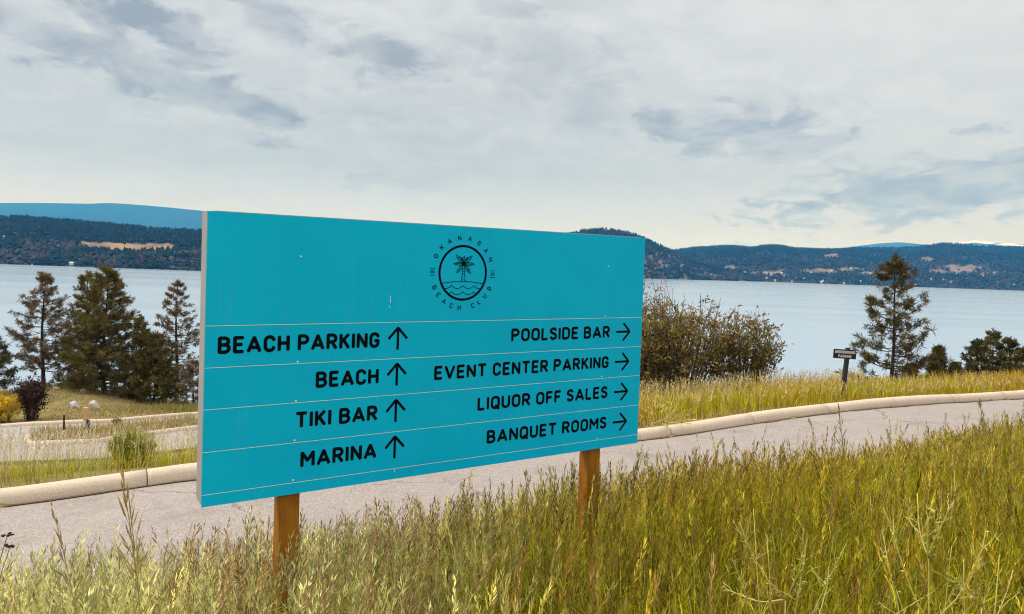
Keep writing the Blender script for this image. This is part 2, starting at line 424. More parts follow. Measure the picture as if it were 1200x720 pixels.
def grid_axis(fine0, fine1, step, far, grow=1.13):
    a = list(np.arange(fine0, fine1 + 1e-6, step)); s = step; hi = fine1
    while hi < far: s *= grow; hi += s; a.append(hi)
    s = step; lo = fine0; b = []
    while lo > -far: s *= grow; lo -= s; b.append(lo)
    return np.array(b[::-1] + a)
gx = grid_axis(-13, 15, .28, 700); gy = grid_axis(-2, 24, .28, 300)
gy = gy[(gy > -300)]
GX, GY = np.meshgrid(gx, gy)
GZ = height(GX, GY)
dn, xe = road_n(GX, GY)
inroad = (dn < -.02) & (dn > -ROADW + .25)
rough_ = (fbm(GX * 1.3, GY * 1.3, 5) - .5) * .10 * smooth(0, .6, np.maximum(dn, -dn - ROADW))
GZ = np.where(inroad, np.minimum(GZ, edge_z(xe) - .12), GZ + rough_)
GZ = np.where((dn >= -.02) & (dn < .35), edge_z(xe) + .04, GZ)
GZ = np.maximum(GZ, -44)
LAKE = EYE - 38.0
def grid_faces(r, c):
    i = np.arange(r - 1)[:, None] * c + np.arange(c - 1)[None, :]
    i = i.ravel(); return np.stack([i, i + 1, i + c + 1, i + c], 1)
obj('ground', raw_mesh('ground', np.stack([GX.ravel(), GY.ravel(), GZ.ravel()], 1), [grid_faces(len(gy), len(gx))], smooth_shade=True), M['ground'])['kind'] = 'structure'

# main road
xs = np.concatenate([np.linspace(-70, -14, 30)[:-1], np.linspace(-14, 22, 130), np.linspace(22, 80, 30)[1:]])
fr = np.linspace(0, 1, 12); V = []
for x in xs:
    nx, ny = nrm(x)
    for f in fr: V.append((x - nx * ROADW * f, edge_y(x) - ny * ROADW * f, edge_z(x) - .0 * f + .03 * math.sin(f * PI)))
obj('road', raw_mesh('road', V, [grid_faces(len(xs), len(fr))[:, ::-1]], smooth_shade=True), M['asphalt'])['kind'] = 'structure'

def sweep_kerb(name, path, up, out, w_=.20, h_=.15, joints=(), closed=False):
    """rolled concrete kerb swept along a path; joints are path indices with a narrow groove"""
    prof = [(-.005, -.10), (0, .02), (.012, h_ * .55), (.04, h_ * .85), (.085, h_), (w_ * .75, h_ * 1.0), (w_, h_ * .9), (w_ + .03, -.10)]
    V = []; k = len(prof); mi = []
    for i, (P, N) in enumerate(zip(path, out)):
        g_ = .90 if i in joints else 1
        for (a, b) in prof:
            V.append((P[0] + N[0] * (w_ / 2 + (a - w_ / 2) * g_), P[1] + N[1] * (w_ / 2 + (a - w_ / 2) * g_), P[2] + b * (g_ if b > 0 else 1)))
    n = len(path); F = []
    for i in range(n if closed else n - 1):
        for j in range(k - 1):
            i2 = (i + 1) % n
            F.append((i * k + j, i2 * k + j, i2 * k + j + 1, i * k + j + 1)); mi.append(1 if (i in joints and i2 in joints) else 0)
    o = obj(name, raw_mesh(name, V, [np.array(F)], smooth_shade=True, matidx=mi), [M['kerb'], M['joint']]); o['kind'] = 'structure'
    return o
jx = [on for on in (at(206, 556, 8.9)[0], at(783, 508, 12.3)[0], at(872, 495, 13.5)[0])]
jx += [jx[0] - 2.1 * k for k in (1, 2, 3)] + [jx[0] + 2.0 * k for k in (1, 2)] + [jx[2] + 1.75 * k for k in (1, 2, 3, 4, 5)]
st = sorted(list(xs) + [j + d for j in jx for d in (-.011, -.0056, .0056, .011)])
J = {i for i, x in enumerate(st) if any(abs(x - j) < .007 for j in jx)}
path = [(x, float(edge_y(x)), float(edge_z(x)) + (.008 * math.sin(x * 1.7))) for x in st]
sweep_kerb('kerb', path, None, [nrm(x) for x in st], .22, .155, J)
# thin line along the kerb foot: washed gritty dirt plus a painted shadow line
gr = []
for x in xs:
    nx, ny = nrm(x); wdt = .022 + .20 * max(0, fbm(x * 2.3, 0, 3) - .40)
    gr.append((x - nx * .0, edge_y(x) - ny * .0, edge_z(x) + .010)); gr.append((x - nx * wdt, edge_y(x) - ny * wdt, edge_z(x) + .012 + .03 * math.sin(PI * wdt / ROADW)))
M['grit_shade'] = simple('red_grit_shade', (.15, .085, .060), .95, .5, 40)
o = obj('gutter_grit_shade', raw_mesh('gutter_grit_shade', gr, [np.array([(2 * i, 2 * i + 1, 2 * i + 3, 2 * i + 2) for i in range(len(xs) - 1)])]), M['grit_shade']); o['kind'] = 'structure'

# lower loop road: one asphalt sheet on the slope, a planted island with a kerb in it, a kerb along the mound
def px_path(pts, n):                               # (px, Y) knots -> ground points
    t = np.linspace(0, len(pts) - 1, n); a = np.arange(len(pts))
    q = np.stack([np.interp(t, a, [p[0] for p in pts]), np.interp(t, a, [p[1] for p in pts])], 1)
    k = np.array([1, 2, 3, 2, 1]) / 9
    qq = np.pad(q, ((2, 2), (0, 0)), 'edge'); q = np.stack([np.convolve(qq[:, i], k, 'valid') for i in (0, 1)], 1)
    return np.array([on_ground(a_, b_) for a_, b_ in q])
far_edge = px_path([(-330, 33.5), (-100, 33.2), (0, 33), (60, 33), (130, 33.5), (180, 34.2), (228, 35), (330, 37), (420, 41)], 60)
near_edge = px_path([(-330, 15.5), (-100, 15.8), (0, 16), (60, 16.2), (130, 16.6), (180, 17), (228, 17.4), (330, 19), (420, 22)], 60)
V = []
for a, b in zip(near_edge, far_edge):
    for f in np.linspace(0, 1, 40):
        q = a + (b - a) * f; V.append((q[0], q[1], hz(q[0], q[1]) + .07))
obj('lower_road', raw_mesh('lower_road', V, [grid_faces(60, 40)], smooth_shade=True), M['asphalt2'])['kind'] = 'structure'
def path_normals(p, flip=1):
    T = np.gradient(p[:, :2], axis=0); T /= np.linalg.norm(T, axis=1)[:, None]
    return [(-t[1] * flip, t[0] * flip) for t in T]
kp = far_edge.copy(); kp[:, 2] += .07
sweep_kerb('lower_kerb', kp, None, path_normals(kp), .20, .15)
isl_front = [(30, 24.2), (60, 24.0), (90, 24.0), (108, 24.1), (120, 24.6), (138, 25.6), (182, 26.4), (226, 27.2), (300, 29), (380, 32)]
isl_back = [(380, 34.5), (300, 32.5), (228, 31), (180, 30.2), (130, 29.4), (80, 29), (45, 28.4), (28, 26.5), (26, 25)]
ip = px_path(isl_front + isl_back, 110); ip[:, 2] += .07
c0 = ip.mean(0)
_area = np.sum(ip[:, 0] * np.roll(ip[:, 1], -1) - np.roll(ip[:, 0], -1) * ip[:, 1])
sweep_kerb('island_kerb', ip, None, path_normals(ip, 1 if _area > 0 else -1), .18, .14, closed=True)
inner = ip + np.array([[n[0] * .2, n[1] * .2, 0] for n in path_normals(ip, 1 if _area > 0 else -1)])
NI = len(inner); half = NI // 2
V = []; 
lo_i = inner[:half]; hi_i = inner[half:][::-1]
for a, b in zip(lo_i, hi_i):
    for f in np.linspace(0, 1, 8):
        q = a + (b - a) * f; V.append((q[0], q[1], max(hz(q[0], q[1]), -99) + .07 + .12))
obj('island_ground', raw_mesh('island_ground', V, [grid_faces(half, 8)], smooth_shade=True), M['ground'])['kind'] = 'structure'

# lake
o = obj('lake', raw_mesh('lake', [(-19500, -2500, LAKE), (19500, -2500, LAKE), (19500, 17800, LAKE), (-19500, 17800, LAKE)], [np.array([(0, 1, 2, 3)])]), M['lake']); o['kind'] = 'structure'

# ------------------------------------------------------------------ far shore
class Hill:
    """a ridge given by its skyline and its waterline, each column at its own bearing"""
    def __init__(s, name, sky_pts, Yb, Yt, px0, px1, ncol, nrow, amp, seed, bulge=1.0, mat='hill'):
        s.sky = np.array(sky_pts, float); s.Yb = Yb; s.Yt = Yt; s.px0 = px0; s.px1 = px1; s.amp = amp; s.seed = seed; s.bulge = bulge
        PX, T = np.meshgrid(np.linspace(px0, px1, ncol), np.concatenate([np.linspace(0, 1, nrow), [1.12, 1.4]]))
        s.P = s.pos(PX.ravel(), T.ravel()); s.shape = PX.shape; s.name = name; s.mat = mat; s.PX = PX.ravel(); s.T = T.ravel()
    def yb(s, px): return np.interp(px, *s.Yb) if isinstance(s.Yb, tuple) else np.full(np.shape(px), float(s.Yb))
    def yt(s, px): return np.interp(px, *s.Yt) if isinstance(s.Yt, tuple) else np.full(np.shape(px), float(s.Yt))
    def pos(s, px, t):
        px = np.asarray(px, float); t = np.asarray(t, float)
        py = np.interp(px, s.sky[:, 0], s.sky[:, 1]); Yb, Yt = s.yb(px), s.yt(px)
        d = Fv + (Rv * (px - 600)[:, None] - Uv * (py - 360 - SHY)[:, None]) / FPX
        bear = d[:, 0] / d[:, 1]; ztop = EYE + d[:, 2] / d[:, 1] * Yt
        tt = np.minimum(t, 1); Y = Yb + (Yt - Yb) * t
        pr = np.where(t <= 1, tt ** s.bulge, 1 - (t - 1) * 1.2)
        x = bear * Y; nz = (fbm(x / s.amp / 9, Y / s.amp / 9, s.seed, 5) - .5) * s.amp * 2 * np.sin(PI * np.clip(t, 0, 1)) ** .7 * .8
        z = (LAKE - 2) + (ztop - LAKE + 2) * pr + nz
        return np.stack([x, Y, z], 1)
    def build(s, colf):
        o = obj(s.name, raw_mesh(s.name, s.P, [grid_faces(*s.shape)], colf(s), True), M[s.mat]); o['kind'] = 'structure'; return o
    def find(s, px, py):                            # place on the slope seen at that pixel
        t = np.linspace(0.01, .99, 200); P = s.pos(np.full(200, float(px)), t)
        X, Yp = proj(P); i = int(np.argmin(np.abs(Yp - py))); return P[i]

SKY_L = [(-900, 268), (-400, 258), (-150, 253), (0, 255.5), (30, 256), (70, 259), (120, 263), (160, 267.5), (200, 270), (235, 272), (300, 279), (360, 288), (420, 297), (480, 305), (500, 309)]
SKY_K = [(560, 312), (600, 298), (640, 284), (665, 275), (685, 270), (705, 268.5), (725, 271), (740, 274), (755, 280), (772, 288), (790, 296), (810, 306), (850, 318), (890, 328)]
SKY_R = [(380, 315), (450, 306), (560, 298), (660, 293), (760, 293), (790, 293.5), (815, 290.5), (850, 288.5), (870, 289.5), (880, 291), (890, 289), (905, 287.5), (918, 289), (930, 291.5), (960, 293), (980, 293.5), (1000, 291.5), (1030, 291), (1055, 291), (1080, 289), (1095, 286.5), (1110, 285.5), (1130, 287), (1150, 289), (1200, 290), (1300, 292), (1500, 296), (1700, 290), (2100, 300)]
SKY_BL = [(-900, 240), (-400, 234), (-150, 238), (0, 238), (50, 238), (105, 239), (128, 238), (160, 240), (200, 243.5), (235, 247), (300, 255), (380, 266), (460, 280), (540, 296), (600, 306)]
SKY_BR = [(600, 303), (780, 296), (900, 296), (960, 295), (985, 291.5), (1005, 288.5), (1030, 285.5), (1055, 284), (1075, 286), (1100, 289), (1112, 286), (1122, 284), (1132, 283), (1140, 281.5), (1150, 283), (1165, 284.5), (1185, 285.5), (1200, 286.5), (1300, 284), (1500, 290), (2100, 285)]
HL = Hill('west_hill', SKY_L, 1600, 2500, -900, 500, 260, 34, 26, 11, .9)
HK = Hill('knoll', SKY_K, ([560, 760, 890], [2900, 2950, 3250]), 3500, 560, 890, 120, 26, 30, 21, .85)
HR = Hill('far_hill', SKY_R, ([380, 700, 2100], [3500, 3300, 3300]), 5200, 380, 2100, 300, 34, 60, 31, .8)
HBL = Hill('blue_mountain', SKY_BL, 10500, 14500, -900, 600, 200, 24, 120, 41, 1, 'mountain')
HBR = Hill('snow_mountain', SKY_BR, 12000, 16500, 600, 2100, 200, 24, 120, 51, 1, 'mountain')

FIELD = [(91, 283), (122, 284.5), (160, 286), (203, 284.5), (206, 293), (185, 293), (158, 293.5), (140, 294.5), (112, 294), (104, 293), (98, 288)]
def inpoly(X, Y, poly):
    r = np.zeros(np.shape(X), bool); n = len(poly)
    for i in range(n):
        x1, y1 = poly[i]; x2, y2 = poly[(i + 1) % n]
        c = (y1 > Y) != (y2 > Y); r ^= c & (X < (x2 - x1) * (Y - y1) / (y2 - y1 + 1e-9) + x1)
    return r
PATCH_R = [(1128, 315, 28, 5.5), (1100, 318, 14, 2.5), (857, 314, 9, 3), (815, 312, 14, 5), (800, 320, 22, 5), (905, 320, 20, 3), (960, 318, 20, 3), (975, 300, 12, 2.5), (1085, 304, 12, 2), (1020, 320, 16, 2.5), (1165, 320, 14, 2), (1000, 316, 22, 2.2), (1060, 320, 14, 1.8), (850, 326, 20, 3)]
def clear_mask(hill, P):
    X, Y = proj(P)
    if hill is HL: return inpoly(X + (fbm(X / 6, Y / 3, 14) - .5) * 9, Y + (fbm(X / 7, Y / 3, 15) - .5) * 3.4, FIELD) * 1.0
    if hill is HK: return (fbm(X / 7, Y / 3, 4) > .56) * (Y > 296) * .7
    m = np.zeros(len(P))
    for (cx, cy_, rx, ry) in PATCH_R:
        r = np.sqrt(((X - cx) / rx) ** 2 + ((Y - cy_) / ry) ** 2) + (fbm(X / 5, Y / 2.5, 9) - .5) * 1.6
        m = np.maximum(m, (r < .85) * 1.0)
    return m
def hill_cols(h):
    m = clear_mask(h, h.P)[:, None]
    n = fbm(h.P[:, 0] / 130, h.P[:, 1] / 130, h.seed + 5)[:, None]
    base_ = np.array([.022, .028, .018]) * (1 - n) + np.array([.045, .042, .026]) * n
    fld = np.array([.25, .165, .085]) * (.75 + .5 * fbm(h.P[:, 0] / 25, h.P[:, 1] / 60, 6))[:, None] if h is HL else np.array([.19, .150, .115])
    return base_ * (1 - m) + fld * m
for h in (HL, HK, HR): h.build(hill_cols)
HBL.build(lambda h: np.tile([.030, .045, .045], (len(h.P), 1)))
def snow(h):
    X, Y = proj(h.P); c = np.tile([.035, .05, .05], (len(h.P), 1))
    top = np.interp(X, h.sky[:, 0], h.sky[:, 1])
    s_ = (Y - top < 1.5 + 2.0 * fbm(X / 6, Y / 3, 3)) & (X > 1112) & (X < 1420) & (fbm(X / 5, Y / 2.0, 8) > .40)
    c[s_] = (.8, .82, .85); return c
HBR.build(snow)

# forest on the far shore: one mass of small crowns per hill
def forest(name, hill, n, hmin, hmax, px0, px1, seed, pink):
    r = np.random.default_rng(seed)
    px = r.uniform(px0, px1, n); t = r.uniform(0.0, 1.03, n) ** .9
    P = hill.pos(px, t); X, Y = proj(P)
    m = clear_mask(hill, P); keep = r.random(n) > m * 1.2
    P, X, Y, t = P[keep], X[keep], Y[keep], t[keep]; n = len(P)
    gapn = fbm(P[:, 0] / 90, P[:, 1] / 90, seed); keep = r.random(n) > smooth(.60, .75, gapn) * .8
    P, X, Y, t = P[keep], X[keep], Y[keep], t[keep]; n = len(P)
    h = r.uniform(hmin, hmax, n); rad = h * r.uniform(.2, .38, n)
    rnd = r.random(n) < .3 + .5 * (t < .25)                       # rounder broadleaf crowns low down
    k = 5; ang = np.arange(k) / k * 2 * PI
    dirs = np.stack([np.cos(ang), np.sin(ang), 0 * ang], 1)
    a0 = r.uniform(0, 1, n)
    mid_h = np.where(rnd, .45, .18); rr = np.where(rnd, 1.25, 1.0)
    V = np.zeros((n, k + 2, 3))
    V[:, 0] = P - np.array([0, 0, 1.0]); V[:, -1] = P + np.stack([0 * h, 0 * h, h * np.where(rnd, .8, 1)], 1)
    V[:, 1:-1] = P[:, None] + dirs[None] * (rad * rr)[:, None, None] * r.uniform(.75, 1.25, (n, k, 1)) + (np.array([0, 0, 1.0]) * (h * mid_h)[:, None])[:, None]
    idx = np.arange(n)[:, None] * (k + 2)
    F = []
    for j in range(k):
        F.append(np.concatenate([idx + k + 1, idx + 1 + j, idx + 1 + (j + 1) % k], 1)); F.append(np.concatenate([idx, idx + 1 + (j + 1) % k, idx + 1 + j], 1))
    g1 = np.array([.012, .022, .014]); g2 = np.array([.022, .032, .018]); pk = np.array([.11, .075, .065])
    u = r.random(n)[:, None]; c = g1 * (1 - u) + g2 * u
    pkm = (smooth(.45, .62, fbm(P[:, 0] / 60, P[:, 1] / 60, seed + 3)) * pink(t) * (r.random(n) < .75))[:, None]
    c = c * (1 - pkm) + pk * r.uniform(.6, 1.3, (n, 1)) * pkm
    cols = np.repeat(c, k + 2, axis=0)
    o = obj(name, raw_mesh(name, V.reshape(-1, 3), [np.concatenate(F)], cols), M['farleaf'])
    return o
tag(forest('shore_forest', HL, 22000, 8, 17, -330, 500, 3, lambda t: np.where(t < .30, .55, .05)), 'dark conifer forest covering the near hill across the lake on the left', 'forest', kind='stuff')
tag(forest('knoll_forest', HK, 9000, 9, 17, 560, 890, 4, lambda t: np.where(t < .5, .8, .3)), 'grey green forest on the rounded knoll right behind the sign', 'forest', kind='stuff')
tag(forest('ridge_forest', HR, 30000, 9, 18, 640, 1600, 5, lambda t: np.where(t < .4, .45, .05)), 'hazy blue green forest on the long ridge across the lake on the right', 'forest', kind='stuff')

# houses on the far shore
def house_mesh():
    b = MB(); b.box(-6, 6, -4.5, 4.5, -3, 5, 0)
    b.add([(-6.6, -5.2, 4.8), (6.6, -5.2, 4.8), (6.6, 5.2, 4.8), (-6.6, 5.2, 4.8), (-6.6, 0, 8.3), (6.6, 0, 8.3)], [(0, 1, 5, 4), (2, 3, 4, 5), (1, 2, 5), (3, 0, 4), (0, 3, 2, 1)], 1)
    me = b.mesh('house'); me.materials.append(M['wallpaint']); me.materials.append(M['roofgrey']); return me
def house_pale():
    me = house_mesh(); me.materials[1] = M['wallpaint']; return me
h1, h2 = house_mesh(), house_pale()
LH = [(27, 266), (45, 267.5), (17, 274.5), (24, 274), (35, 275), (4, 279.5), (6, 282), (47, 288.5), (52, 289), (57, 289.5), (66, 289.5), (71, 289.5), (76, 289.5), (40, 311.5), (46, 311.8), (190, 277), (85, 310.5)]
RH = [(799, 322), (823, 311), (845, 323), (888, 322), (905, 323), (917, 321), (952, 320), (964, 332), (966, 329.5), (991, 332.5), (935, 326), (944, 327), (930, 330), (1092, 328), (1108, 328.5), (1117, 331.5), (1164, 328.5), (1145, 335), (1172, 331), (1118, 322), (1180, 320), (1043, 327), (1022, 321), (1010, 330), (1075, 334), (1190, 334), (1060, 322), (860, 326), (975, 318), (998, 315), (874, 320), (900, 326.5), (910, 329), (1135, 327), (1154, 324)]
for lst, hill, lab, grp in ((LH, HL, 'tiny pale house among dark trees on the left far shore', 'houses on the left far shore'), (RH, HR, 'tiny pale house among trees on the right far shore', 'houses on the right far shore')):
    for i, (px, py) in enumerate(lst):
        P = hill.find(px, py); o = bpy.data.objects.new('house', h2 if i % 3 else h1); C.objects.link(o)
        o.location = P; o.rotation_euler = (0, 0, random.uniform(-.6, .6)); s = random.uniform(.8, 1.25) * (.68 if hill is HL else .66); o.scale = (s, s, s * random.uniform(.9, 1.25))
        tag(o, lab, 'house', grp)

# haze: a closed box of even air round the whole scene
b = MB(); b.box(-20000, 20000, -2700, 25500, -61, 1100)
hm = bpy.data.materials.new('haze_air'); hm.use_nodes = True; hm.node_tree.nodes.clear(); g = NT(hm.node_tree)
pv = g.n('ShaderNodeVolumePrincipled'); pv.inputs['Color'].default_value = (.035, .36, 1, 1); pv.inputs['Density'].default_value = 8.6e-5
pv.inputs['Anisotropy'].default_value = 0.0; pv.inputs['Absorption Color'].default_value = (1, 1, 1, 1)
oo = g.n('ShaderNodeOutputMaterial'); hm.node_tree.links.new(pv.outputs[0], oo.inputs['Volume'])
tag(obj('haze', b.mesh('haze'), hm), kind='stuff')

# ------------------------------------------------------------------ lettering
def arc(cx, cy_, rx, ry, a0, a1, n=9):
    return [(cx + rx * math.cos(math.radians(a0 + (a1 - a0) * i / (n - 1))), cy_ + ry * math.sin(math.radians(a0 + (a1 - a0) * i / (n - 1)))) for i in range(n)]
GL = {
 'A': (.70, [[(0, 0), (.35, 1), (.70, 0)], [(.11, .27), (.59, .27)]]),
 'B': (.56, [[(0, 0), (0, 1), (.28, 1)] + arc(.28, .76, .24, .24, 80, -90) + [(0, .52)], [(.02, .52), (.30, .52)] + arc(.30, .26, .26, .26, 80, -90) + [(0, 0)]]),
 'C': (.54, [arc(.27, .72, .27, .28, 8, 180, 11) + arc(.27, .28, .27, .28, 180, 352, 11)]),
 'D': (.58, [[(0, 0), (0, 1), (.26, 1)] + arc(.26, .68, .32, .32, 80, 0, 7) + arc(.26, .32, .32, .32, 0, -90, 8) + [(0, 0)]]),
 'E': (.48, [[(.48, 1), (0, 1), (0, 0), (.48, 0)], [(.02, .51), (.42, .51)]]),
 'F': (.46, [[(.46, 1), (0, 1), (0, 0)], [(.02, .5), (.40, .5)]]),
 'G': (.55, [arc(.27, .72, .27, .28, 10, 180, 11) + arc(.27, .28, .27, .28, 180, 340, 11) + [(.55, .46), (.31, .46)]]),
 'H': (.56, [[(0, 0), (0, 1)], [(.56, 0), (.56, 1)], [(.02, .51), (.54, .51)]]),
 'I': (.0, [[(0, 0), (0, 1)]]),
 'K': (.54, [[(0, 0), (0, 1)], [(.52, 1), (.03, .44)], [(.18, .60), (.54, 0)]]),
 'L': (.44, [[(0, 1), (0, 0), (.44, 0)]]),
 'M': (.72, [[(0, 0), (0, 1), (.36, .38), (.72, 1), (.72, 0)]]),
 'N': (.58, [[(0, 0), (0, 1), (.58, 0), (.58, 1)]]),
 'O': (.58, [arc(.29, .71, .29, .29, 0, 180, 11) + arc(.29, .29, .29, .29, 180, 360, 11) + [(.58, .71)]]),
 'P': (.54, [[(0, 0), (0, 1), (.28, 1)] + arc(.28, .735, .26, .265, 80, -90) + [(0, .47)]]),
 'Q': (.58, [arc(.29, .71, .29, .29, 0, 180, 11) + arc(.29, .29, .29, .29, 180, 360, 11) + [(.58, .71)], [(.32, .22), (.60, -.08)]]),
 'R': (.55, [[(0, 0), (0, 1), (.28, 1)] + arc(.28, .735, .26, .265, 80, -90) + [(0, .47)], [(.27, .46), (.55, 0)]]),
 'S': (.50, [arc(.25, .755, .25, .245, 25, 200, 10) + arc(.25, .255, .25, .245, 45, -160, 11)]),
 'T': (.58, [[(0, 1), (.58, 1)], [(.29, .98), (.29, 0)]]),
 'U': (.56, [[(0, 1), (0, .29)] + arc(.28, .29, .28, .29, 190, 350, 10) + [(.56, .29), (.56, 1)]]),
 'V': (.66, [[(0, 1), (.33, 0), (.66, 1)]]),
 '2': (.46, [arc(.23, .76, .23, .24, 170, -20, 9) + [(0, 0), (.48, 0)]]),
 '0': (.5, [arc(.25, .72, .25, .28, 0, 180, 9) + arc(.25, .28, .25, .28, 180, 360, 9) + [(.5, .72)]]),
}
class Vinyl:
    """flat cut lettering made of strokes; every stroke lies a hair above the last so no faces share a plane"""
    def __init__(s): s.b = MB(); s.k = 0
    def stroke(s, pts, t, cap=.55):
        pts = [np.array(p, float) for p in pts]; q = [pts[0]]
        for p in pts[1:]:
            if np.linalg.norm(p - q[-1]) > 1e-6: q.append(p)
        runs = [[q[0]]]
        for i in range(1, len(q)):
            runs[-1].append(q[i])
            if i < len(q) - 1:
                a = q[i] - q[i - 1]; c = q[i + 1] - q[i]
                if a @ c / (np.linalg.norm(a) * np.linalg.norm(c)) < .72: runs.append([q[i]])
        for r in runs:
            if len(r) >= 2: s.run(np.array(r), t, cap)
    def run(s, P, t, cap):
        n = len(P); T = np.diff(P, axis=0); T /= np.linalg.norm(T, axis=1)[:, None]
        closed = np.linalg.norm(P[0] - P[-1]) < 1e-6
        L, R = [], []
        for i in range(n):
            if i == 0: m_ = T[0] + (T[-1] if closed else 0)
            elif i == n - 1: m_ = T[-1] + (T[0] if closed else 0)
            else: m_ = T[i - 1] + T[i]
            m_ = m_ / np.linalg.norm(m_); nn = np.array([-m_[1], m_[0]]); c = max(.6, nn @ np.array([-T[min(i, n - 2)][1], T[min(i, n - 2)][0]]))
            L.append(P[i] + nn * t / 2 / c); R.append(P[i] - nn * t / 2 / c)
        V = L + R; F = [(i, n + i, n + i + 1, i + 1) for i in range(n - 1)]
        if not closed and cap:
            for e, d in ((0, -T[0]), (n - 1, T[-1])):
                nn = np.array([-d[1], d[0]]); k0 = len(V)
                V += [P[e] + nn * t / 2 * math.cos(a) + d * t / 2 * cap * math.sin(a) for a in np.linspace(0, PI, 7)]
                F.append(tuple(range(k0, k0 + 7)))
        s.k += 1; y = -.00003 * s.k
        s.b.add([(v[0], y, v[1]) for v in V], F)
    def glyph(s, ch, fn, th):
        w_, st_ = GL[ch]
        for pl in st_: s.stroke([fn(x, th / 2 + y * (1 - th)) for x, y in pl], s.tt)
    def place(s, ch, cx, cz, cap, rot, th):
        s.tt = th * cap; w_ = GL[ch][0]; c, n = math.cos(rot), math.sin(rot)
        s.glyph(ch, lambda a, b_: (cx + ((a - w_ / 2) * c - (b_ - .5) * n) * cap, cz + ((a - w_ / 2) * n + (b_ - .5) * c) * cap), th)
    def obj(s, name, parent, y, mat='black'):
        me = s.b.mesh(name); me.transform(Matrix.Translation((0, y, 0))); return obj(name, me, M[mat], parent)

def words_on(txt, x0, x1, z, cap, parent, y, th=.205, gap=.14, mat='black'):
    """fit a line between x0 and x1 on baseline z with capital height cap, one mesh per word"""
    wd = lambda c: .26 if c == ' ' else GL[c][0] + th
    nat = sum(wd(c) + gap for c in txt) - gap; k = (x1 - x0) / (nat * cap); x = 0; v_ = Vinyl()
    for c in txt + ' ':
        v_.tt = th * cap
        if c != ' ': v_.glyph(c, (lambda a, b_, x=x: (x0 + (x + th / 2 + a) * cap * k, z + b_ * cap)), th)
        elif v_.k: v_.obj('lettering', parent, y, mat); v_ = Vinyl()
        x += wd(c) + gap

# ------------------------------------------------------------------ the big direction sign
SW, SH = 2.44, 1.22; ZB = -(SH + .90)
YAW, LP, LR = math.radians(33.95), .0041, -.00368
Rz = Matrix.Rotation(YAW, 4, 'Z'); Rx = Matrix.Rotation(LP, 4, 'X'); Ry = Matrix.Rotation(LR, 4, 'Y')
SR = Rz @ Rx @ Ry
TL = Vector((-1.24821, 3.01357, EYE + .17477))
org = TL + (SR @ Vector((SW / 2, 0, ZB)))
sign = bpy.data.objects.new('direction_sign', None); C.objects.link(sign); sign.empty_display_size = .3
sign.matrix_world = Matrix.Translation(org) @ SR
tag(sign, 'big teal direction sign with black lettering on two brown timber posts', 'direction sign')
X = lambda u: u - SW / 2
Z = lambda v: -v - ZB
f = MB(); dp = .098
f.box(X(0) - .001, X(.028), .0005, dp, Z(SH - .012), Z(0)); f.box(X(SW - .028), X(SW) + .001, .0005, dp, Z(SH - .012), Z(0))
f.box(X(.0285), X(SW - .0285), .0005, dp - .001, Z(.028), Z(0) + .003); f.box(X(.0285), X(SW - .0285), .0005, dp - .001, Z(SH - .010), Z(SH - .040))
f.box(X(.0285), X(SW - .0285), .001, .010, Z(SH - .0405), Z(.0285))
for u in (.8, 1.62): f.box(X(u), X(u + .05), .0105, dp - .003, Z(SH - .0405), Z(.0285))
obj('frame', f.mesh('frame'), M['alu'], sign)
for u in (.327, 2.081):
    pb = MB(); pb.bbox(X(u), X(u + .089), .012, .101, -.55, Z(.25), .006); obj('post', pb.mesh('post'), M['timber'], sign)
VS = [0, .468, .641, .8135, .990, 1.167, SH]
rows = [None, ('BEACH PARKING', .050, 'POOLSIDE BAR', 1.508), ('BEACH', .468, 'EVENT CENTER PARKING', 1.061), ('TIKI BAR', .381, 'LIQUOR OFF SALES', 1.315), ('MARINA', .408, 'BANQUET ROOMS', 1.377), None]
screws = [(1, .385, .636), (2, .381, .808), (3, .379, .982), (4, .378, 1.158), (0, 2.15, .460), (2, 2.142, .806), (4, 2.125, 1.161), (0, .387, .174), (0, 2.161, .175)]
slats = []
for i in range(6):
    sl = MB(); sl.box(X(.0), X(SW), -.0045, 0, Z(VS[i + 1] - .0006), Z(VS[i] + .0006), 0)
    if i: sl.box(X(.0005), X(SW - .0005), -.0050, -.0046, Z(VS[i] + .0035), Z(VS[i] + .0007), 1)
    nm = 'header_panel' if i == 0 else ('text_panel' if i < 5 else 'bottom_panel')
    s_ = obj(nm, sl.mesh(nm), [M['teal'], M['seam']], sign); slats.append(s_)
    if rows[i]:
        lt, lu, rt, ru = rows[i]; bl = [0, .588, .757, .930, 1.107][i]; rb = [0, .585, .759, .932, 1.108][i]
        for txt, u0, u1, b_, cap in ((lt, lu, .768, bl, .0735), (rt, ru, 2.190, rb, .070)):
            words_on(txt, X(u0), X(u1), Z(b_), cap, s_, -.0053)
        ac = [0, .546, .717, .890, 1.065][i]
        vv = Vinyl(); a = .861; vv.stroke([(X(a), Z(ac + .054)), (X(a), Z(ac - .050))], .0125, .2)
        vv.stroke([(X(a - .047), Z(ac + .002)), (X(a), Z(ac - .050))], .0125, .2); vv.stroke([(X(a), Z(ac - .050)), (X(a + .047), Z(ac + .002))], .0125, .2)
        vv.obj('arrow', s_, -.0053)
        rc = [0, .552, .7265, .9025, 1.0795][i]
        vv = Vinyl(); vv.stroke([(X(2.240), Z(rc)), (X(2.344), Z(rc))], .0125, .2)
        vv.stroke([(X(2.293), Z(rc - .050)), (X(2.344), Z(rc))], .0125, .2); vv.stroke([(X(2.344), Z(rc)), (X(2.293), Z(rc + .050))], .0125, .2)
        vv.obj('arrow', s_, -.0053)
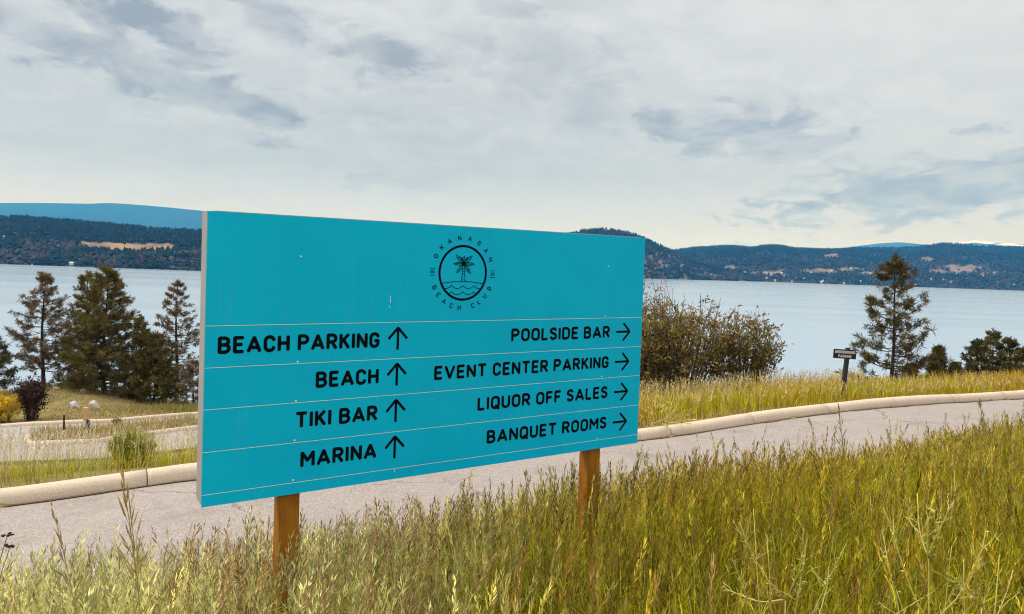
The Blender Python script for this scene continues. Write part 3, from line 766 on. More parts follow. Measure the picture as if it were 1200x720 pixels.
for i, u, v in screws:
    sb = MB(); V = [(X(u) + r * math.cos(a), y, Z(v) + r * math.sin(a)) for r, y in ((.0042, -.0046), (.0038, -.0064), (.0018, -.0072)) for a in np.arange(10) / 10 * 2 * PI]
    sb.add(V, [(j + 10 * k, j + 10 * k + 10, (j + 1) % 10 + 10 * k + 10, (j + 1) % 10 + 10 * k) for k in (0, 1) for j in range(10)] + [tuple(range(20, 30))])
    obj('screw', sb.mesh('screw'), M['screw'], slats[i])
# emblem on the header
ecx, ecz, ER = X(1.206), Z(.230), .1385
ve = Vinyl()
ve.stroke([(ecx + (ER - .005) * math.cos(a), ecz + (ER - .005) * math.sin(a)) for a in np.linspace(0, 2 * PI, 65)], .0115, 0)
kx, kz = ER / 166, ER / 195
E_ = lambda x, y: (ecx + (x - 378) * kx, ecz - (y - 362) * kz)
tl = .0030
pc = (380, 298)
for tx, ty, bw in [(328, 240, 11), (382, 243, 8), (438, 240, 11), (311, 299, 10), (455, 299, 10), (333, 363, 11), (429, 365, 11), (357, 250, 5), (408, 250, 5)]:
    d = np.array([tx - pc[0], ty - pc[1]], float); L_ = np.linalg.norm(d); d /= L_; nn = np.array([-d[1], d[0]])
    P0 = np.array(pc); A = [P0 + d * L_ * t_ + nn * bw * math.sin(PI * min(1, t_ * 1.02)) ** .8 for t_ in np.linspace(.05, 1, 7)]
    B = [P0 + d * L_ * t_ - nn * bw * math.sin(PI * min(1, t_ * 1.02)) ** .8 for t_ in np.linspace(1, .05, 7)]
    ve.stroke([E_(*q) for q in A] , tl, .3); ve.stroke([E_(*q) for q in B], tl, .3)
    if bw > 6: ve.stroke([E_(*P0), E_(*(P0 + d * L_ * .8))], tl * 1.3, .3)
ve.stroke([E_(374, 310), E_(372, 370), E_(366, 424)], tl, .2); ve.stroke([E_(387, 310), E_(389, 370), E_(393, 424)], tl, .2)
for yy in (330, 350, 370, 390, 408): ve.stroke([E_(373, yy), E_(388, yy + 3)], tl * .55, 0)
ve.stroke([E_(x, 437 - 15 * (1 - ((x - 377) / 140) ** 2)) for x in np.linspace(237, 517, 15)], tl, 0)
for y0, x0, x1 in ((449, 258, 500), (492, 286, 474)):
    pts = []
    for x in np.linspace(x0, x1, 46): pts.append(E_(x, y0 + 23 * abs(math.sin(PI * (x - 378) / 77.0)) ** .75))
    ve.stroke(pts, tl, .2)
ve.obj('emblem', slats[0], -.0053)
def ring(chars, angs, top):
    for ch, a in zip(chars, angs):
        v_ = Vinyl(); r = math.radians(a); v_.place(ch, ecx + ER * 1.26 * math.sin(r), ecz + (1 if top else -1) * ER * 1.26 * math.cos(r), .0250, -r if top else r, .165)
        v_.obj('emblem_letter', slats[0], -.0053)
ring('OKANAGAN', [-63, -45.5, -28, -8.5, 11.5, 30.5, 48.5, 66], True)
ring('BEACH', [-65, -51, -36, -20.6, -5.5], False); ring('CLUB', [20.6, 33.5, 48.5, 64], False)
for sx in (-1, 1):
    vt = Vinyl(); cx = ecx + sx * ER * 1.25; cz = ecz + (.002 if sx < 0 else -.003)
    for k, ch in enumerate('20'): vt.place(ch, cx + (k - .5) * .0125, cz, .0155, 0, .2)
    for q in (-.0165, .0165): vt.stroke([(cx - .0155, cz + q), (cx + .0155, cz + q)], .0026, 0)
    vt.obj('emblem_lettering', slats[0], -.0053)
# scuffs left in the paint
M['scuff'] = simple('pale_scuff', (.55, .78, .82), .6)
for i, u, v0, v1, t_ in ((0, .815, .345, .378, .004), (0, .812, .392, .400, .003), (5, .862, 1.172, 1.186, .0035)):
    vv = Vinyl(); vv.stroke([(X(u), Z(v0)), (X(u + .002), Z(v1))], t_, .5); vv.obj('scuff', slats[i], -.00535, 'scuff')

# ------------------------------------------------------------------ small parking sign on the far verge
P = on_ground(986.5, 16.4); top = at(990, 407.5, 16.4)
ps = thing('parking_sign', 'small black parking sign on a dark post beside the kerb', 'sign', P, .05)
hh = top[2] - P[2]; b = MB(); b.bbox(-.042, .042, -.042, .042, -.3, hh, .008); po = obj('post', b.mesh('post'), M['darkpost'], ps)
po.rotation_euler = (0, .075, 0)
sc_ = at(990.8, 415.4, 16.3) - P
b = MB(); b.bbox(-.258, .258, -.018, .0, -.102, .102, .003)
bd = obj('board', b.mesh('board'), M['signblack'], ps); bd.location = (sc_[0], -.05, sc_[2]); bd.rotation_euler = (0, .035, 0)
words_on('UNDERGROUND', -.228, .228, .012, .064, bd, -.0195, .2, .13, 'white'); words_on('PARKING', -.150, .150, -.080, .064, bd, -.0195, .2, .13, 'white')

# ------------------------------------------------------------------ plants
def quads_leaf(P, D, L, W, r, wide=.45, twist=None):
    """diamond leaves: P base (n,3), D unit direction, L length, W width"""
    n = len(P); L = np.broadcast_to(L, (n,)); W = np.broadcast_to(W, (n,))
    a = r.normal(size=(n, 3)); S = np.cross(D, a); S /= np.linalg.norm(S, axis=1)[:, None] + 1e-9
    V = np.zeros((n, 4, 3)); mid_ = P + D * (L * wide)[:, None]
    V[:, 0] = P; V[:, 1] = mid_ + S * (W / 2)[:, None]; V[:, 2] = P + D * L[:, None]; V[:, 3] = mid_ - S * (W / 2)[:, None]
    return V.reshape(-1, 3), np.arange(n * 4).reshape(n, 4)
def unit(v): return v / (np.linalg.norm(v, axis=-1, keepdims=True) + 1e-12)

def pine(name, label, base, H, R, seed, group=None, crown0=.12, whorls=16, per=6, tuft=.34, needles=26, sub=3, nw=.016, cols=((.030, .030, .012), (.075, .062, .026)),
         droop=.15, lean=(0, 0), shape='cone', gaps=.15, upturn=.45, cat='tree', tr=.016):
    r = np.random.default_rng(seed); root = thing(name, label, cat, base, 0, group)
    tb = MB(); zs = np.linspace(-.3, 1, 9)
    cen = lambda t: np.array([lean[0] * H * t ** 1.5 + .012 * H * math.sin(5 * t + seed), lean[1] * H * t + .010 * H * math.cos(4 * t + seed), t * H])
    tb.tube([cen(t) if t > 0 else cen(0) + np.array([0, 0, t * H * .2]) for t in np.clip(zs, -.1, 1)], [max(.012, H * tr * (1.12 - max(t, 0))) for t in zs], 8)
    TP, TD, TS = [], [], []
    for wv in range(whorls):
        t = crown0 + (1 - crown0) * (wv + .5 * r.random()) / whorls
        if shape == 'cone': prof = (1 - (t - crown0) / (1 - crown0)) ** .8 * .95 + .06
        elif shape == 'spire': prof = (1 - (t - crown0) / (1 - crown0)) ** .95 + .04
        elif shape == 'oval': u = (t - crown0) / (1 - crown0); prof = min(1, .7 + 1.5 * u) * (1 - u) ** .72 * 1.1 + .04
        else: u = (t - crown0) / (1 - crown0); prof = min(1, .62 + 1.3 * u) * (1 - u ** 1.3) ** .9 + .05
        for k in range(per):
            if r.random() < gaps: continue
            az = 2 * PI * (k + r.random() * .9) / per + wv * 1.7
            L = R * prof * r.uniform(.65, 1.12); p0 = cen(t + r.uniform(-.02, .02))
            d = np.array([math.cos(az), math.sin(az), 0])
            el0 = r.uniform(-.1, .45) * (.4 + t) - droop * (1 - t)
            pts = []
            for s_ in np.linspace(0, 1, 5):
                pts.append(p0 + d * L * s_ + np.array([0, 0, L * (el0 * s_ - droop * s_ * (1 - s_) + upturn * (1 - .8 * t) * s_ ** 3 * .6)]) + r.normal(size=3) * .018 * L * s_)
            pts = np.array(pts); tb.tube(pts, np.linspace(max(.010, H * tr * .33 * (1.1 - t)), .006, 5), 4)
            nb = max(2, int(L / tuft * 1.3)) * sub // 2 + 1
            for q in range(nb):
                s_ = r.uniform(.30, 1.0) if q else 1.0
                pb = np.array([np.interp(s_, np.linspace(0, 1, 5), pts[:, i]) for i in range(3)])
                sd_ = unit(d + np.array([-d[1], d[0], 0]) * r.uniform(-1.2, 1.2) * (s_ < 1) + np.array([0, 0, r.uniform(-.3, 1.0)]))
                ll = L * r.uniform(.08, .30) * (1.15 - s_ * .7) + .05
                pe = pb + sd_ * ll
                if ll > .12: tb.tube([pb, (pb + pe) / 2 - np.array([0, 0, .02 * ll]), pe], [.008, .007, .004], 3)
                TP.append(pe); TD.append(sd_); TS.append(tuft * r.uniform(.7, 1.2))
    TP.append(cen(1.0)); TD.append(np.array([0, 0, 1.0])); TS.append(tuft)
    TP, TD, TS = np.array(TP), np.array(TD), np.array(TS); nt = len(TP)
    obj('trunk', tb.mesh('trunk', True), M['bark'], root)
    B = np.repeat(TP, needles, 0); D0 = np.repeat(TD, needles, 0); S0 = np.repeat(TS, needles)
    off = r.uniform(-.40, .20, len(B))
    nd = unit(D0 * r.uniform(.1, 1.0, (len(B), 1)) + r.normal(size=(len(B), 3)) * .75)
    V, F = quads_leaf(B + D0 * (off * S0)[:, None], nd, S0 * r.uniform(.45, .75, len(B)), nw * r.uniform(.8, 1.4, len(B)), r)
    u = np.repeat(np.clip(r.normal(.4, .3, nt), 0, 1), needles); u = np.clip(u + r.normal(0, .15, len(u)), 0, 1)[:, None]
    c = np.array(cols[0]) * (1 - u) + np.array(cols[1]) * u
    obj('crown', raw_mesh('crown', V, [F], np.repeat(c, 4, 0)), M['needle'], root)
    return root

def shrub(name, label, base, H, R, seed, stems, leaves, ll, lw, cols, cat='bush', group=None, upright=.7, stem_r=.012, twigs=4, leaf0=.3, two=None, squash=1.0, mat='leaf', oval=0):
    r = np.random.default_rng(seed); root = thing(name, label, cat, base, 0, group); tb = MB(); SP, SD, SW_ = [], [], []
    for i in range(stems):
        az = r.uniform(0, 2 * PI); rad = math.sqrt(r.random()); reach = R * rad
        L = H * r.uniform(.72, 1.0) * (1 - .35 * rad ** 2 * (1 + oval)); b0 = np.array([math.cos(az) * reach * .35, math.sin(az) * reach * .35 * squash, -.05])
        e = np.array([math.cos(az) * reach, math.sin(az) * reach * squash, L]); bow = r.normal(size=3) * .05 * H
        ts = np.linspace(0, 1, 6); pts = np.array([b0 + (e - b0) * np.array([t ** (1 + upright), t ** (1 + upright), t]) + bow * math.sin(PI * t) for t in ts])
        tb.tube(pts, np.linspace(stem_r * r.uniform(.7, 1.3), stem_r * .25, 6), 4)
        SP.append(pts)
        for q in range(twigs):
            t0 = r.uniform(.3, .9); p0 = np.array([np.interp(t0, ts, pts[:, k]) for k in range(3)])
            d = unit(np.array([r.normal(), r.normal(), r.uniform(.2, 1.2)])); l = H * r.uniform(.10, .26) * (1.15 - t0 * .6)
            p1 = p0 + d * l * .5 + np.array([0, 0, .02 * H]); p2 = p0 + d * l
            tp = np.array([p0, p1, p2]); tb.tube(tp, [stem_r * .4, stem_r * .3, stem_r * .15], 3)
            SP.append(np.array([np.array([np.interp(t, [0, .5, 1], tp[:, k]) for k in range(3)]) for t in ts]))
    obj('stem', tb.mesh('stem', True), M['twig'], root)
    A = np.array(SP); ns = len(A)
    k = r.integers(0, ns, leaves); t = leaf0 + (1 - leaf0) * r.random(leaves) ** .8 * .999
    main = (np.arange(ns) % (twigs + 1) == 0)[k]; t = np.where(main, t, r.random(leaves) * .999)
    i0 = np.floor(t * 5).astype(int); fr_ = t * 5 - i0
    P = A[k, i0] * (1 - fr_)[:, None] + A[k, np.minimum(i0 + 1, 5)] * fr_[:, None]
    T = unit(A[k, np.minimum(i0 + 1, 5)] - A[k, i0]); D = unit(T * .6 + r.normal(size=(leaves, 3)) * .7 + np.array([0, 0, .15]))
    V, F = quads_leaf(P + r.normal(size=P.shape) * ll * .3, D, ll * r.uniform(.6, 1.3, leaves), lw * r.uniform(.6, 1.3, leaves), r)
    cl_ = np.array(cols); su = r.random(ns)[k]; u = np.clip(su * .7 + r.random(leaves) * .45 - .05, 0, .999) * (len(cl_) - 1)
    j = np.floor(u).astype(int); c = cl_[j] * (1 - (u - j))[:, None] + cl_[j + 1] * (u - j)[:, None]
    obj('foliage', raw_mesh('foliage', V, [F], np.repeat(c, 4, 0)), M[mat], root)
    return root

def top_h(px, py, Y, base): return at(px, py, Y)[2] - base[2]
# right of the sign: the bush, the open pine and the young trees beyond the crest
B_ = on_ground(812, 19.0)
OL = ((.12, .085, .032), (.21, .165, .045), (.34, .26, .060), (.42, .25, .17))
shrub('bush', 'wide brown green bush on the verge by the right edge of the teal sign', on_ground(790, 19.2), top_h(800, 336, 19.2, on_ground(790, 19.2)), 2.2, 5, 130, 9500, .11, .046, OL, squash=.6, stem_r=.016, twigs=6, leaf0=.25, upright=.5, oval=-.3)
b2 = on_ground(872, 19.4); shrub('bush', 'smaller olive bush at the right end of the wide bush', b2, top_h(868, 350, 19.4, b2), 1.0, 6, 60, 4300, .105, .046, OL[:1] + OL[1:3], squash=.8, stem_r=.014, twigs=5, leaf0=.12, upright=.6)
b3 = on_ground(760, 19.8); shrub('bush', 'tall reddish bush half hidden behind the right edge of the sign', b3, top_h(764, 304, 19.8, b3), 1.05, 8, 60, 4200, .095, .04, ((.14, .085, .04), (.28, .18, .07), (.40, .26, .14)), squash=.8, stem_r=.016, twigs=5, leaf0=.2, upright=.4)
DG = ((.052, .042, .008), (.185, .135, .032))
p1 = on_ground(1043, 21.2); pine('pine_tree', 'open young pine with separate dark tufts near the small parking sign', p1, top_h(1046, 301, 21.2, p1), 1.24, 19, whorls=14, per=6, tuft=.27, needles=40, sub=2, crown0=.07, nw=.016, cols=DG, gaps=.10, droop=.08, upturn=.75, tr=.014)
for i, (px, py, Y, R_, lab) in enumerate([(1097, 407, 22.5, .36, 'small spindly pine just right of the open young pine'), (1117, 426, 24, .30, 'tiny dark spruce top poking over the verge grass'),
                                         (1143, 400, 25, .92, 'dark young spruce at the left of the clump on the right'), (1161, 388, 25.5, .90, 'tallest young spruce in the clump on the right'), (1181, 397, 25, .95, 'dark young spruce at the right of the clump'), (1204, 406, 24, 1.1, 'dark drooping spruce cut by the right edge of the photo'), (1066, 428, 25, .4, 'low dark pine sapling behind the open young pine')]):
    q = on_ground(px, Y); pine('pine_tree' if i in (0, 6) else 'spruce_tree', lab, q, top_h(px, py, Y, q), R_, 60 + i, whorls=13, per=7, tuft=.19, needles=26, sub=2, crown0=.05, nw=.02, cols=((.045, .045, .014), (.17, .14, .045)), gaps=.06, droop=.02, upturn=.10, shape='spire')
# left: trees on the mound
LG = ((.070, .058, .016), (.26, .205, .060)); LB = ((.090, .060, .030), (.31, .22, .13))
for args in [
    ('broad pine with drooping lower limbs at the left of the group on the mound', 50, 321, 45.5, 2.05, 71, dict(shape='broad', whorls=17, per=7, sub=3, crown0=.16, cols=LB, gaps=.18, tuft=.36, needles=26, nw=.03)),
    ('tallest dense dark pine in the middle of the mound', 122, 314, 44.5, 2.35, 72, dict(shape='oval', whorls=22, per=9, sub=4, crown0=.04, cols=LG, gaps=.06, tuft=.42, needles=26, nw=.03)),
    ('dense pine merged with the left side of the tallest pine', 98, 320, 46, 1.75, 73, dict(shape='oval', whorls=18, per=7, sub=3, crown0=.06, cols=LG, gaps=.06, tuft=.40, needles=28, nw=.032)),
    ('slim young pine with a pointed tip right of the tallest pine', 163, 372, 44, 1.1, 74, dict(shape='cone', whorls=16, per=7, sub=3, crown0=.05, cols=LG, gaps=.08, tuft=.36, needles=26, nw=.03)),
    ('low bushy pine sloping down towards the sign', 180, 392, 44, 1.7, 75, dict(shape='cone', whorls=14, per=9, sub=4, crown0=.04, cols=LG, gaps=.04, tuft=.40, needles=28, nw=.032)),
    ('sparse pine with bare reddish limbs beside the left edge of the sign', 205, 331, 46, 1.95, 76, dict(shape='broad', whorls=17, per=6, sub=3, crown0=.16, cols=LB, gaps=.12, tuft=.36, needles=26, nw=.03, lean=(.01, 0))),
    ('short leaning pine against the left edge of the sign', 226, 420, 43.5, 1.1, 77, dict(shape='broad', whorls=9, per=6, sub=3, crown0=.1, cols=LB, gaps=.15, tuft=.34, needles=24, nw=.03))]:
    lab, px, py, Y, R_, sd_, kw = args; q = on_ground(px, Y); pine('pine_tree', lab, q, top_h(px, py, Y, q), R_, sd_, **kw)
q = on_ground(-8, 41); pine('pine_tree', 'light green pine cut by the left edge of the photo', q, top_h(-8, 396, 41, q), 1.5, 81, whorls=12, per=7, sub=3, cols=((.04, .045, .012), (.12, .12, .03)), tuft=.38, needles=26, nw=.03, shape='broad', crown0=.1)
q = on_ground(37, 35.2); shrub('bush', 'dark purple leaved bush beside the yellow shrub', q, top_h(37, 434, 35.2, q), .80, 21, 60, 3600, .11, .06, ((.022, .010, .010), (.05, .022, .020), (.10, .05, .04)), stem_r=.014, leaf0=.1, oval=-.2)
q = on_ground(2, 34.6); shrub('shrub', 'bright yellow shrub at the left edge of the photo', q, top_h(2, 452, 34.6, q), 1.0, 22, 50, 3600, .11, .055, ((.40, .25, .01), (.75, .50, .015), (.85, .62, .04)), stem_r=.012, leaf0=.08)
q = on_ground(155, 10.4); shrub('green_shrub', 'feathery green shrub on the bank behind the kerb', q, top_h(155, 497, 10.4, q), .36, 23, 150, 12000, .040, .009, ((.17, .19, .008), (.36, .38, .014), (.56, .52, .09)), stem_r=.004, twigs=6, leaf0=.1, cat='shrub', upright=.3)
for px, Y, py, R_, lab, sd_ in [(1018, 20.5, 446, .55, 'low brown scrub left of the foot of the open young pine', 35), (1072, 20.8, 442, .5, 'low brown scrub right of the foot of the open young pine', 36), (137, 30, 491, .22, 'small dried brown weed on the road island', 31), (213, 41, 455, .5, 'low brown scrub under the sparse pine', 33), (150, 43.5, 457, .55, 'low reddish scrub under the tallest pine', 34)]:
    q = on_ground(px, Y); q[2] += .2 * (Y < 32); shrub('dry_shrub', lab, q, max(.3, top_h(px, py, Y, q)), R_, sd_, 22, 700, .07, .03, ((.08, .05, .02), (.16, .11, .04), (.22, .15, .07)), stem_r=.006, cat='shrub')

# boulders
def boulder(label, px, py, Y, wd, ht, seed):
    r = np.random.default_rng(seed)
    me = bpy.data.meshes.new('boulder'); import bmesh
    bm = bmesh.new(); bmesh.ops.create_icosphere(bm, subdivisions=4, radius=1)
    cuts = [unit(r.normal(size=3)) for _ in range(11)]
    for v in bm.verts:
        p_ = np.array(v.co); 
        for c_ in cuts:
            dd = p_ @ c_ - .68
            if dd > 0: p_ = p_ - c_ * dd * .85
        p_ = p_ * (1 + .08 * (fbm(p_[0] * 2.5 + 7, p_[1] * 2.5 + p_[2] * 2, seed) - .5))
        v.co = (p_[0] * wd / 2, p_[1] * wd / 2.4, p_[2] * ht / 1.5 + ht * .12)
    bm.to_mesh(me); bm.free()
    for pl in me.polygons: pl.use_smooth = False
    o = obj('boulder', me, M['rock']); q = on_ground(px, Y); o.location = (q[0], q[1], q[2]); o.rotation_euler = (0, 0, r.uniform(-.4, .4)); tag(o, label, 'boulder')
boulder('long pale pink boulder on the mound, left of the pair', 87.5, 475, 38.6, .64, .46, 12)
boulder('white topped boulder on the mound, right of the pair', 110, 476, 38.8, .62, .50, 27)
boulder('small pale boulder under the dark pines at the top of the mound', 97, 458, 43, .40, .22, 3)
boulder('small grey boulder behind the purple bush', 66, 455, 43.2, .45, .22, 6)

# posts on the island
q = on_ground(100, 26.5); q[2] += .24
mk = thing('marker_post', 'wooden marker post with orange top and white label on the road island', 'post', q)
hh = at(100, 478.5, 26.5)[2] - q[2]
b = MB(); b.bbox(-.075, .075, -.05, .05, -.3, hh, .012); obj('post', b.mesh('post'), M['stake'], mk)
b = MB(); b.bbox(-.082, .082, -.057, .057, hh * .56, hh + .02, .012); obj('orange_band', b.mesh('orange_band'), M['orange'], mk)
b = MB(); b.box(-.066, .030, -.064, -.0585, hh * .24, hh * .54); obj('label_plate', b.mesh('label_plate'), M['label'], mk)
b = MB(); b.box(.079, .12, -.05, .05, -.2, hh * .52); obj('side_strut', b.mesh('side_strut'), M['darkmetal'], mk)
q = on_ground(74.5, 26.0); q[2] += .24
sk = thing('metal_stake', 'thin dark metal stake on the road island left of the marker post', 'stake', q)
hh = at(75.5, 486.5, 26)[2] - q[2]; b = MB(); b.box(-.03, .03, -.006, .006, -.3, hh); b.box(-.006, .006, .0065, .035, -.3, hh - .01); obj('bar', b.mesh('bar'), M['darkmetal'], sk)
q = on_ground(197.5, 40.5); st_ = MB(); hh = at(197.5, 468, 40.5)[2] - q[2]; st_.bbox(-.06, .06, -.06, .06, -.2, max(.5, hh), .01)
o = obj('timber_stake', st_.mesh('timber_stake'), M['stake']); o.location = q; tag(o, 'short brown timber stake in the grass under the sparse pine', 'stake')

# ------------------------------------------------------------------ grass
class Grass:
    def __init__(s): s.V = []; s.F = []; s.C = []; s.n = 0
    def add(s, V, F, Cc):
        s.V.append(V.reshape(-1, 3)); s.F.append(F + s.n); s.C.append(Cc); s.n += len(V.reshape(-1, 3))
    def ribbons(s, P, W, S, Cc):
        """P (n,k,3) centre lines, W (n,k) widths, S (n,3) side vectors, Cc (n,3) or (n,k,3)"""
        n, k, _ = P.shape; V = np.zeros((n, k, 2, 3)); o = S[:, None] * (W / 2)[:, :, None]
        V[:, :, 0] = P - o; V[:, :, 1] = P + o
        i = (np.arange(n)[:, None] * k + np.arange(k - 1)[None]).ravel() * 2
        F = np.stack([i, i + 1, i + 3, i + 2], 1)
        if Cc.ndim == 2: Cc = np.repeat(Cc[:, None], k, 1)
        s.add(V, F, np.repeat(Cc.reshape(-1, 3), 2, 0))
    def blades(s, B, H, lean, width, col, r, k=4, tipcol=None, curl=.5):
        n = len(B); az = r.uniform(0, 2 * PI, n); d = np.stack([np.cos(az), np.sin(az), 0 * az], 1); t = np.linspace(0, 1, k)
        P = B[:, None] + (d * (lean * H)[:, None])[:, None] * (t ** 1.8)[None, :, None] + np.array([0, 0, 1.0]) * (H[:, None] * (t - curl * np.minimum(lean, 1.2)[:, None] * t ** 2.5 * .45))[:, :, None]
        W = width[:, None] * np.array([.8, 1, .7, .06])[None] if k == 4 else width[:, None] * np.linspace(1, .1, k)[None]
        a2 = az + PI / 2 + r.normal(0, .6, n); S = np.stack([np.cos(a2), np.sin(a2), 0 * a2], 1)
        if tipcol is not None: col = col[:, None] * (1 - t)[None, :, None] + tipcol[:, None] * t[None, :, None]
        s.ribbons(P, W, S, col)
    def stalks(s, B, H, lean, azl, r, stemw, stemc, headc, headfrac, nspk, spkL, spkW, ang, leafc, nleaf=3, leafL=.22, leafW=.006):
        n = len(B); d = np.stack([np.cos(azl), np.sin(azl), 0 * azl], 1); k = 6; t = np.linspace(0, 1, k)
        def cl(tt):          # tt (n,m)
            return B[:, None] + (d * (lean * H)[:, None])[:, None] * (tt ** 2.2)[:, :, None] + np.array([0, 0, 1.0]) * (H[:, None] * (tt - .25 * lean[:, None] * tt ** 3))[:, :, None]
        P = cl(np.tile(t, (n, 1))); a2 = r.uniform(0, 2 * PI, n); S = np.stack([np.cos(a2), np.sin(a2), 0 * a2], 1)
        W = stemw[:, None] * np.array([1.1, 1, .9, .8, .6, .3])[None]
        f = t[None, :, None]; cc = stemc[:, None] * (1 - f * .6) + headc[:, None] * f * .6
        s.ribbons(P, W, S, cc)
        # spikelets of the panicle
        m_ = nspk; tt = 1 - headfrac[:, None] * (1 - (np.arange(m_)[None] + r.random((n, m_)) * .7) / m_); tt = np.minimum(tt, 1)
        Q = cl(tt).reshape(-1, 3); Q2 = cl(np.minimum(tt + .02, 1.03)).reshape(-1, 3); T = unit(Q2 - Q + np.array([0, 0, 1e-6]))
        az = r.uniform(0, 2 * PI, n * m_); rad = np.stack([np.cos(az), np.sin(az), 0 * az], 1)
        an = np.repeat(ang, m_) * r.uniform(.6, 1.4, n * m_) * (1.15 - .5 * np.tile(np.arange(m_) / m_, n)); D = unit(T * np.cos(an)[:, None] + rad * np.sin(an)[:, None])
        ped = (np.repeat(spkL, m_) * r.uniform(.0, .5, n * m_))[:, None]
        V, F = quads_leaf(Q + D * ped, D, np.repeat(spkL, m_) * r.uniform(.7, 1.25, n * m_), np.repeat(spkW, m_) * r.uniform(.7, 1.2, n * m_), r, .42)
        hc = np.repeat(headc, m_, 0) * r.uniform(.55, 1.4, (n * m_, 1)); s.add(V, F, np.repeat(hc, 4, 0))
        # leaves up the stem
        for q in range(nleaf):
            t0 = r.uniform(.08, .62, n); L = leafL * r.uniform(.5, 1.25, n); azb = r.uniform(0, 2 * PI, n); dd = np.stack([np.cos(azb), np.sin(azb), 0 * azb], 1)
            b0 = cl(t0[:, None])[:, 0]; tq = np.linspace(0, 1, 4); up_ = r.uniform(.35, .95, n)
            Pq = b0[:, None] + dd[:, None] * (L[:, None] * (tq * (1.1 - .5 * up_[:, None])))[:, :, None] + np.array([0, 0, 1.0]) * (L[:, None] * (up_[:, None] * tq - .45 * tq ** 2.4))[:, :, None]
            Sq = np.stack([-dd[:, 1], dd[:, 0], 0 * azb], 1)
            s.ribbons(Pq, leafW * r.uniform(.6, 1.2, n)[:, None] * np.array([.7, 1, .7, .05])[None], Sq, leafc * r.uniform(.75, 1.25, (n, 1)))
    def build(s, name):
        return obj(name, raw_mesh(name, np.concatenate(s.V), [np.concatenate(s.F)], np.concatenate(s.C)), M['blade'])
def mixc(a, b, u): return np.array(a)[None] * (1 - u)[:, None] + np.array(b)[None] * u[:, None]
def jit(c, r, k=.2): return c * np.exp(r.normal(0, k, (len(c), 1)))

# foreground meadow
def meadow_points(n, r, y0=1.05):
    out = []
    while sum(map(len, out)) < n:
        y = r.uniform(y0, 10.5, n); x = r.uniform(-6, 9, n)
        dn_, xe_ = road_n(x, y); ok = (np.abs(x) < .80 * y + .9) & (dn_ < -ROADW + .05 + .25 * (fbm(x * 2, y * 2, 8) - .3))
        out.append(np.stack([x[ok], y[ok]], 1))
    return np.concatenate(out)[:n]
def ground_pts(xy): return np.concatenate([xy, height(xy[:, 0], xy[:, 1])[:, None] - .02], 1)
r = np.random.default_rng(100)
G = Grass()
xy = meadow_points(17000, r); _px, _ = proj(ground_pts(xy)); xy = xy[(r.random(len(xy)) > smooth(480, 800, _px) * (1 - smooth(3.2, 6.0, xy[:, 1] - .9 * np.maximum(xy[:, 0] - 1, 0))) * .72)]
B = ground_pts(xy); px, py = proj(B + np.array([0, 0, .5]))
side = smooth(250, 760, px)                               # 0 pale left, 1 olive right
patch = fbm(xy[:, 0] * .9, xy[:, 1] * .9, 40); n = len(B); u = np.clip(side + (patch - .5) * .7, 0, 1)
keepn = r.random(n) < np.where(side > .5, 1, .85)
H = (.64 + .20 * side) * r.uniform(.72, 1.16, n) * (.85 + .35 * patch)
H = np.where(r.random(n) < .04, H * 1.08, H) * np.interp(px, [0, 300, 600, 800, 900, 1000, 1250], [.96, .93, .84, .85, .78, .70, .64])
H = np.where((r.random(n) < .05 * side) & (px > 790), H * 1.25, H)
stemc = jit(mixc((.44, .42, .09), (.32, .29, .008), u), r, .3)
headc = jit(mixc((.64, .61, .29), (.36, .27, .025), u), r, .4)
pinkm = (r.random(n) < np.where((px > 190) & (px < 520), .38, .03)) & (patch > .40)
headc[pinkm] = jit(np.tile([.42, .24, .13], (pinkm.sum(), 1)), r, .2)
rust = (r.random(n) < .05 * side); headc[rust] = jit(np.tile([.42, .22, .04], (rust.sum(), 1)), r, .2); stemc[rust] = headc[rust] * .8
leafc = jit(mixc((.46, .51, .13), (.33, .345, .006), u), r, .35)
hf = np.where(u < .5, r.uniform(.28, .46, n), r.uniform(.22, .34, n))
G.stalks(B, H, r.uniform(.02, .24, n), r.normal(.3, 1.6, n), r, r.uniform(.0018, .0032, n), stemc, headc, hf, 26, np.where(u < .5, r.uniform(.026, .044, n), r.uniform(.026, .044, n)), r.uniform(.0040, .0076, n), np.where(u < .5, .46, .30) * r.uniform(.8, 1.3, n), leafc, 4, .20, .0052)
# upright stems and long leaves, mostly on the right
xy = meadow_points(34000, r); B = ground_pts(xy); px, _ = proj(B + np.array([0, 0, .4])); ok = r.random(len(B)) < .25 + .75 * smooth(380, 760, px); B = B[ok]; px = px[ok]; xy = xy[ok]; n = len(B)
Hs = (.56 + .12 * smooth(300, 760, px)) * r.uniform(.6, 1.12, n) * np.interp(px, [0, 600, 800, 1000, 1250], [.9, .86, .80, .72, .66])
pt = fbm(xy[:, 0] * .8, xy[:, 1] * .8, 61); us = np.clip(smooth(.36, .62, pt) + r.normal(0, .2, n), 0, 1)
cs_ = jit(mixc((.26, .29, .004), (.46, .36, .012), us), r, .42); rs = r.random(n) < .07; cs_[rs] = jit(np.tile([.30, .15, .03], (rs.sum(), 1)), r, .25); rs = r.random(n) < .05; cs_[rs] = jit(np.tile([.70, .58, .26], (rs.sum(), 1)), r, .2)
G.blades(B, Hs, r.uniform(.03, .32, n), r.uniform(.0022, .0046, n), cs_ * .7, r, 4, cs_ * 1.3)
